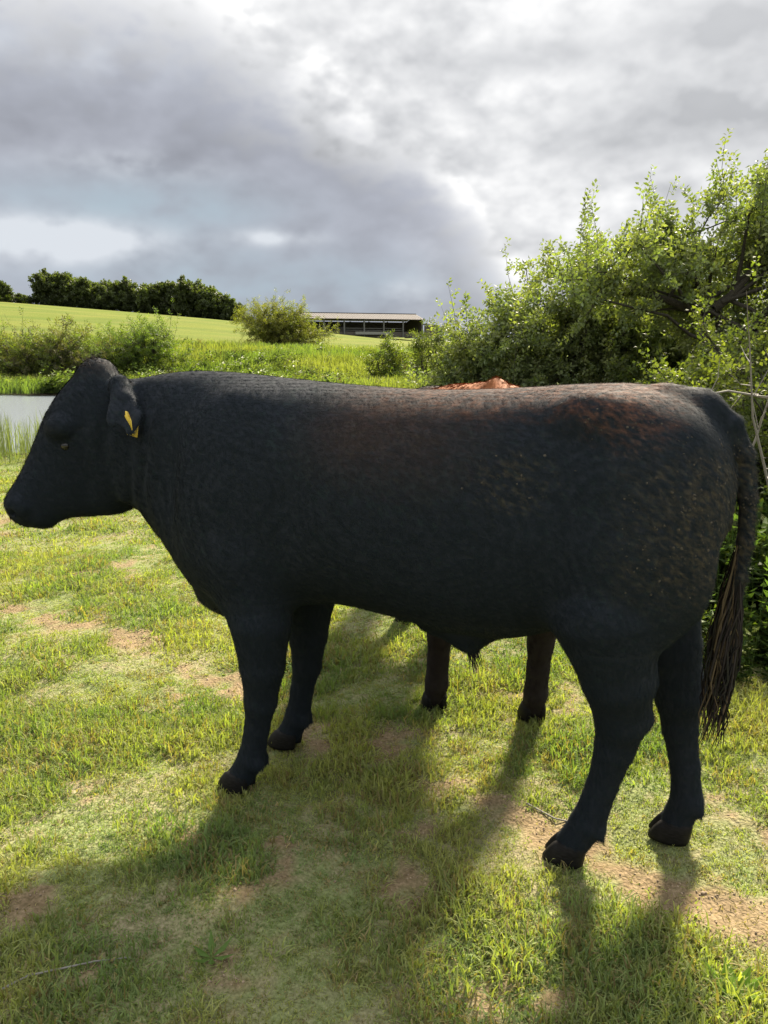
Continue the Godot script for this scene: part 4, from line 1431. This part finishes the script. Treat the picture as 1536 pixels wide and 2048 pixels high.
func make_rust_bull() -> void:
	var root := thing("rust_bull", Vector3(0.35, 0, -3.82), 0.0, "rust backed bull with black legs half hidden behind the black one", "bull")
	# it faces away from the camera, a little to the left
	var h := Vector3(-0.13, 0, -0.99).normalized()
	root.basis = Basis(h, Vector3.UP, h.cross(Vector3.UP).normalized())
	var bones := []
	bones.append(loft(Vector3.ZERO, Vector3.RIGHT, Vector3.UP, [
		[-0.88, 1.22, 1.04, 0.07, 0], [-0.85, 1.30, 0.94, 0.13, 0], [-0.80, 1.37, 0.86, 0.19, 0], [-0.72, 1.40, 0.80, 0.22, 0], [-0.60, 1.422, 0.74, 0.25, 0], [-0.40, 1.41, 0.71, 0.28, 0], [-0.1, 1.395, 0.65, 0.31, 0], [0.2, 1.365, 0.65, 0.315, 0], [0.45, 1.36, 0.62, 0.29, 0], [0.62, 1.355, 0.61, 0.25, 0], [0.76, 1.33, 0.64, 0.21, 0], [0.9, 1.27, 0.70, 0.165, 0], [1.05, 1.17, 0.66, 0.14, 0], [1.18, 1.05, 0.62, 0.12, 0]], 0.05, 2.2, 0.05))
	bones.append(cap(Vector3(1.14, 0.9, 0), Vector3(1.42, 0.42, 0), 0.15, 0.075, 0.06))
	for s in [1.0, -1.0]:
		bones.append(blob(Vector3(-0.62, 1.02, s * 0.17), Basis(), Vector3(0.2, 0.3, 0.11), 0.09))
		bones.append(blob(Vector3(1.1, 0.98, s * 0.19), Basis(), Vector3(0.04, 0.03, 0.1), 0.03))
		limb(bones, [[Vector3(0.5, 0.85, s * 0.17), 0.13], [Vector3(0.48, 0.64, s * 0.18), 0.095], [Vector3(0.5, 0.36, s * 0.17), 0.056], [Vector3(0.5, 0.25, s * 0.165), 0.046], [Vector3(0.5, 0.13, s * 0.16), 0.05], [Vector3(0.53, 0.06, s * 0.16), 0.048]], 1.15)
		var f := -0.58 if s < 0.0 else -0.74
		limb(bones, [[Vector3(f + 0.04, 1.0, s * 0.16), 0.16], [Vector3(f + 0.03, 0.8, s * 0.18), 0.13], [Vector3(f - 0.03, 0.62, s * 0.19), 0.09], [Vector3(f - 0.06, 0.48, s * 0.195), 0.07], [Vector3(f - 0.04, 0.36, s * 0.195), 0.053], [Vector3(f - 0.02, 0.25, s * 0.196), 0.047], [Vector3(f, 0.13, s * 0.197), 0.05], [Vector3(f + 0.03, 0.06, s * 0.198), 0.048]], 1.2)
	var tail := [[Vector3(-0.70, 1.40, 0), 0.045], [Vector3(-0.80, 1.36, 0), 0.04], [Vector3(-0.87, 1.25, 0), 0.03], [Vector3(-0.89, 1.0, 0), 0.022], [Vector3(-0.89, 0.72, 0), 0.022], [Vector3(-0.89, 0.6, 0), 0.006]]
	for i in tail.size() - 1: bones.append(cap(tail[i][0], tail[i + 1][0], tail[i][1], tail[i + 1][1], 0.04 if i < 2 else 0.012))
	var skin := surface(bones, 0.013)
	part("body", skin_mesh(skin, rust_color), coat_mat("rust_coat"), root)
	var hair := flat_mat("rust_hair", Color.WHITE, 0.8)
	hair.vertex_color_use_as_albedo = true
	hair.metallic_specular = 0.14
	var flow := func(p: Vector3) -> Vector3: return Vector3(-1.0, -0.55, 0.0) if p.y > 0.75 else Vector3(-0.15, -1.0, 0)
	lay_hair("coat_hair", scatter(skin, 30000, 4343), hair_mesh(0.022, 0.0009), hair, flow, rust_color, root)
	for s in [1.0, -1.0]:
		hoof(root, Vector3(0.555, 0, s * 0.16), 0.0, mats["horn"])
		hoof(root, Vector3((-0.58 if s < 0.0 else -0.74) + 0.05, 0, s * 0.198), 0.0, mats["horn"])

# ------------------------------------------------------------------ small things on the turf
func make_details() -> void:
	var green: Material = mats["tree_leaf"]
	rng.seed = 61
	var dock := begin()
	for i in 7:
		var a := i * 0.95
		var dir := Vector3(cos(a), 0.55, sin(a)).normalized()
		leaf(dock, Vector3(0, 0.005, 0), dir, dir.cross(Vector3.UP).normalized(), rng.randf_range(0.06, 0.1), rng.randf_range(0.03, 0.045), Color(0.16, 0.27, 0.035))
	var o := part("dock_plant", dock.commit(), green, self)
	o.position = Vector3(0.86, land(0.86, -1.66), -1.66)
	tag(o, "bright green broad leaved dock plant at the lower right", "plant")
	var st := begin()
	for i in 6:
		var a := i * 1.05 + 0.3
		var dir := Vector3(cos(a), 0.3, sin(a)).normalized()
		leaf(st, Vector3(0, 0.004, 0), dir, dir.cross(Vector3.UP).normalized(), rng.randf_range(0.05, 0.08), 0.018, Color(0.11, 0.19, 0.045))
	o = part("plantain_plant", st.commit(), green, self)
	o.position = Vector3(-0.45, land(-0.45, -1.78), -1.78)
	tag(o, "small narrow leaved plantain in the shaded turf below the bull", "plant")
	var twig_mat: Material = mats["bare_wood"]
	for t in [[[Vector3(-0.98, 0.03, -1.6), Vector3(-0.88, 0.035, -1.68), Vector3(-0.74, 0.03, -1.75), Vector3(-0.66, 0.02, -1.78)], "thin dry twig on the turf at the lower left corner"], [[Vector3(0.5, 0.02, -2.5), Vector3(0.58, 0.03, -2.42), Vector3(0.7, 0.02, -2.36)], "short dry stick beside the near hind hoof"]]:
		var s := begin()
		var radii := []
		for k in t[0].size(): radii.append(0.0035 - 0.0006 * k)
		var pts := []
		for p in t[0]: pts.append(Vector3(p.x, land(p.x, p.z) + p.y * 0.4, p.z))
		tube(s, pts, radii, 5)
		o = part("dry_twig", s.commit(), twig_mat, self)
		tag(o, t[1], "twig", "dry twigs on the turf")
	# crumbs of soil and small stones on the bare patches
	var stone := SphereMesh.new()
	stone.radial_segments = 6
	stone.rings = 3
	stone.radius = 1.0
	stone.height = 2.0
	var where := []
	var tints := PackedColorArray()
	for i in 60000:
		var x := rng.randf_range(-2.4, 2.4)
		var z := -rng.randf_range(1.2, 5.0)
		if rng.randf() > smoothstep(0.35, 0.75, soil(x, z)) * 0.5: continue
		var r := rng.randf_range(0.0012, 0.004) * (2.2 if rng.randf() < 0.03 else 1.0)
		where.append(Transform3D(aim(any_dir()).scaled_local(Vector3(r, r * 0.7, r * 1.2)), Vector3(x, land(x, z), z)))
		var k := rng.randf_range(0.55, 1.2)
		tints.append(Color(0.28 * k, 0.215 * k, 0.145 * k))
	var crumb := flat_mat("soil_crumb", Color.WHITE, 0.95)
	crumb.vertex_color_use_as_albedo = true
	tag(copies("soil_crumbs", stone, crumb, where, tints, self), "dry crumbs of soil and stones on bare patches", "soil", "", "stuff")

func _ready() -> void:
	var t0 := Time.get_ticks_msec()
	# camera
	var cam := Camera3D.new()
	cam.name = "camera"
	cam.position = Vector3(0, 1.55, 0)
	cam.rotation_degrees = Vector3(-11.6, 0, 0)
	cam.fov = 66.0
	cam.near = 0.05
	cam.far = 4000.0
	cam.current = true
	add_child(cam)
	# sun: ahead, high and to the right, so that shadows come towards the camera
	var az := deg_to_rad(24.0)
	var el := deg_to_rad(39.0)
	sun_dir = Vector3(sin(az) * cos(el), sin(el), -cos(az) * cos(el))
	var sun := DirectionalLight3D.new()
	sun.name = "sun"
	sun.light_color = Color(1.0, 0.94, 0.84)
	sun.light_energy = 1.6
	sun.light_angular_distance = 7.0
	sun.shadow_enabled = true
	add_child(sun)
	sun.look_at_from_position(sun_dir * 50.0, Vector3.ZERO)
	# sky and exposure
	var we := WorldEnvironment.new()
	we.name = "environment"
	var env := Environment.new()
	env.background_mode = Environment.BG_SKY
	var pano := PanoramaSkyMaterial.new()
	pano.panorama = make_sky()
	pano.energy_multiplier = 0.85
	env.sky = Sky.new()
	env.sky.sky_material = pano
	env.tonemap_mode = Environment.TONE_MAPPER_LINEAR
	env.tonemap_exposure = 3.6
	env.sdfgi_enabled = true
	env.ssao_enabled = true
	env.ssil_enabled = true
	we.environment = env
	add_child(we)
	print("sky ", Time.get_ticks_msec() - t0)
	noise_fine = noise(8.0, 3, 1)
	noise_mid = noise(0.55, 4, 2)
	noise_big = noise(0.09, 4, 3)
	make_ground()
	print("ground ", Time.get_ticks_msec() - t0)
	make_pond()
	make_barn()
	make_grass()
	print("grass ", Time.get_ticks_msec() - t0)
	make_vegetation()
	print("trees ", Time.get_ticks_msec() - t0)
	make_black_bull()
	print("bull ", Time.get_ticks_msec() - t0)
	make_rust_bull()
	make_details()
	print("done ", Time.get_ticks_msec() - t0)
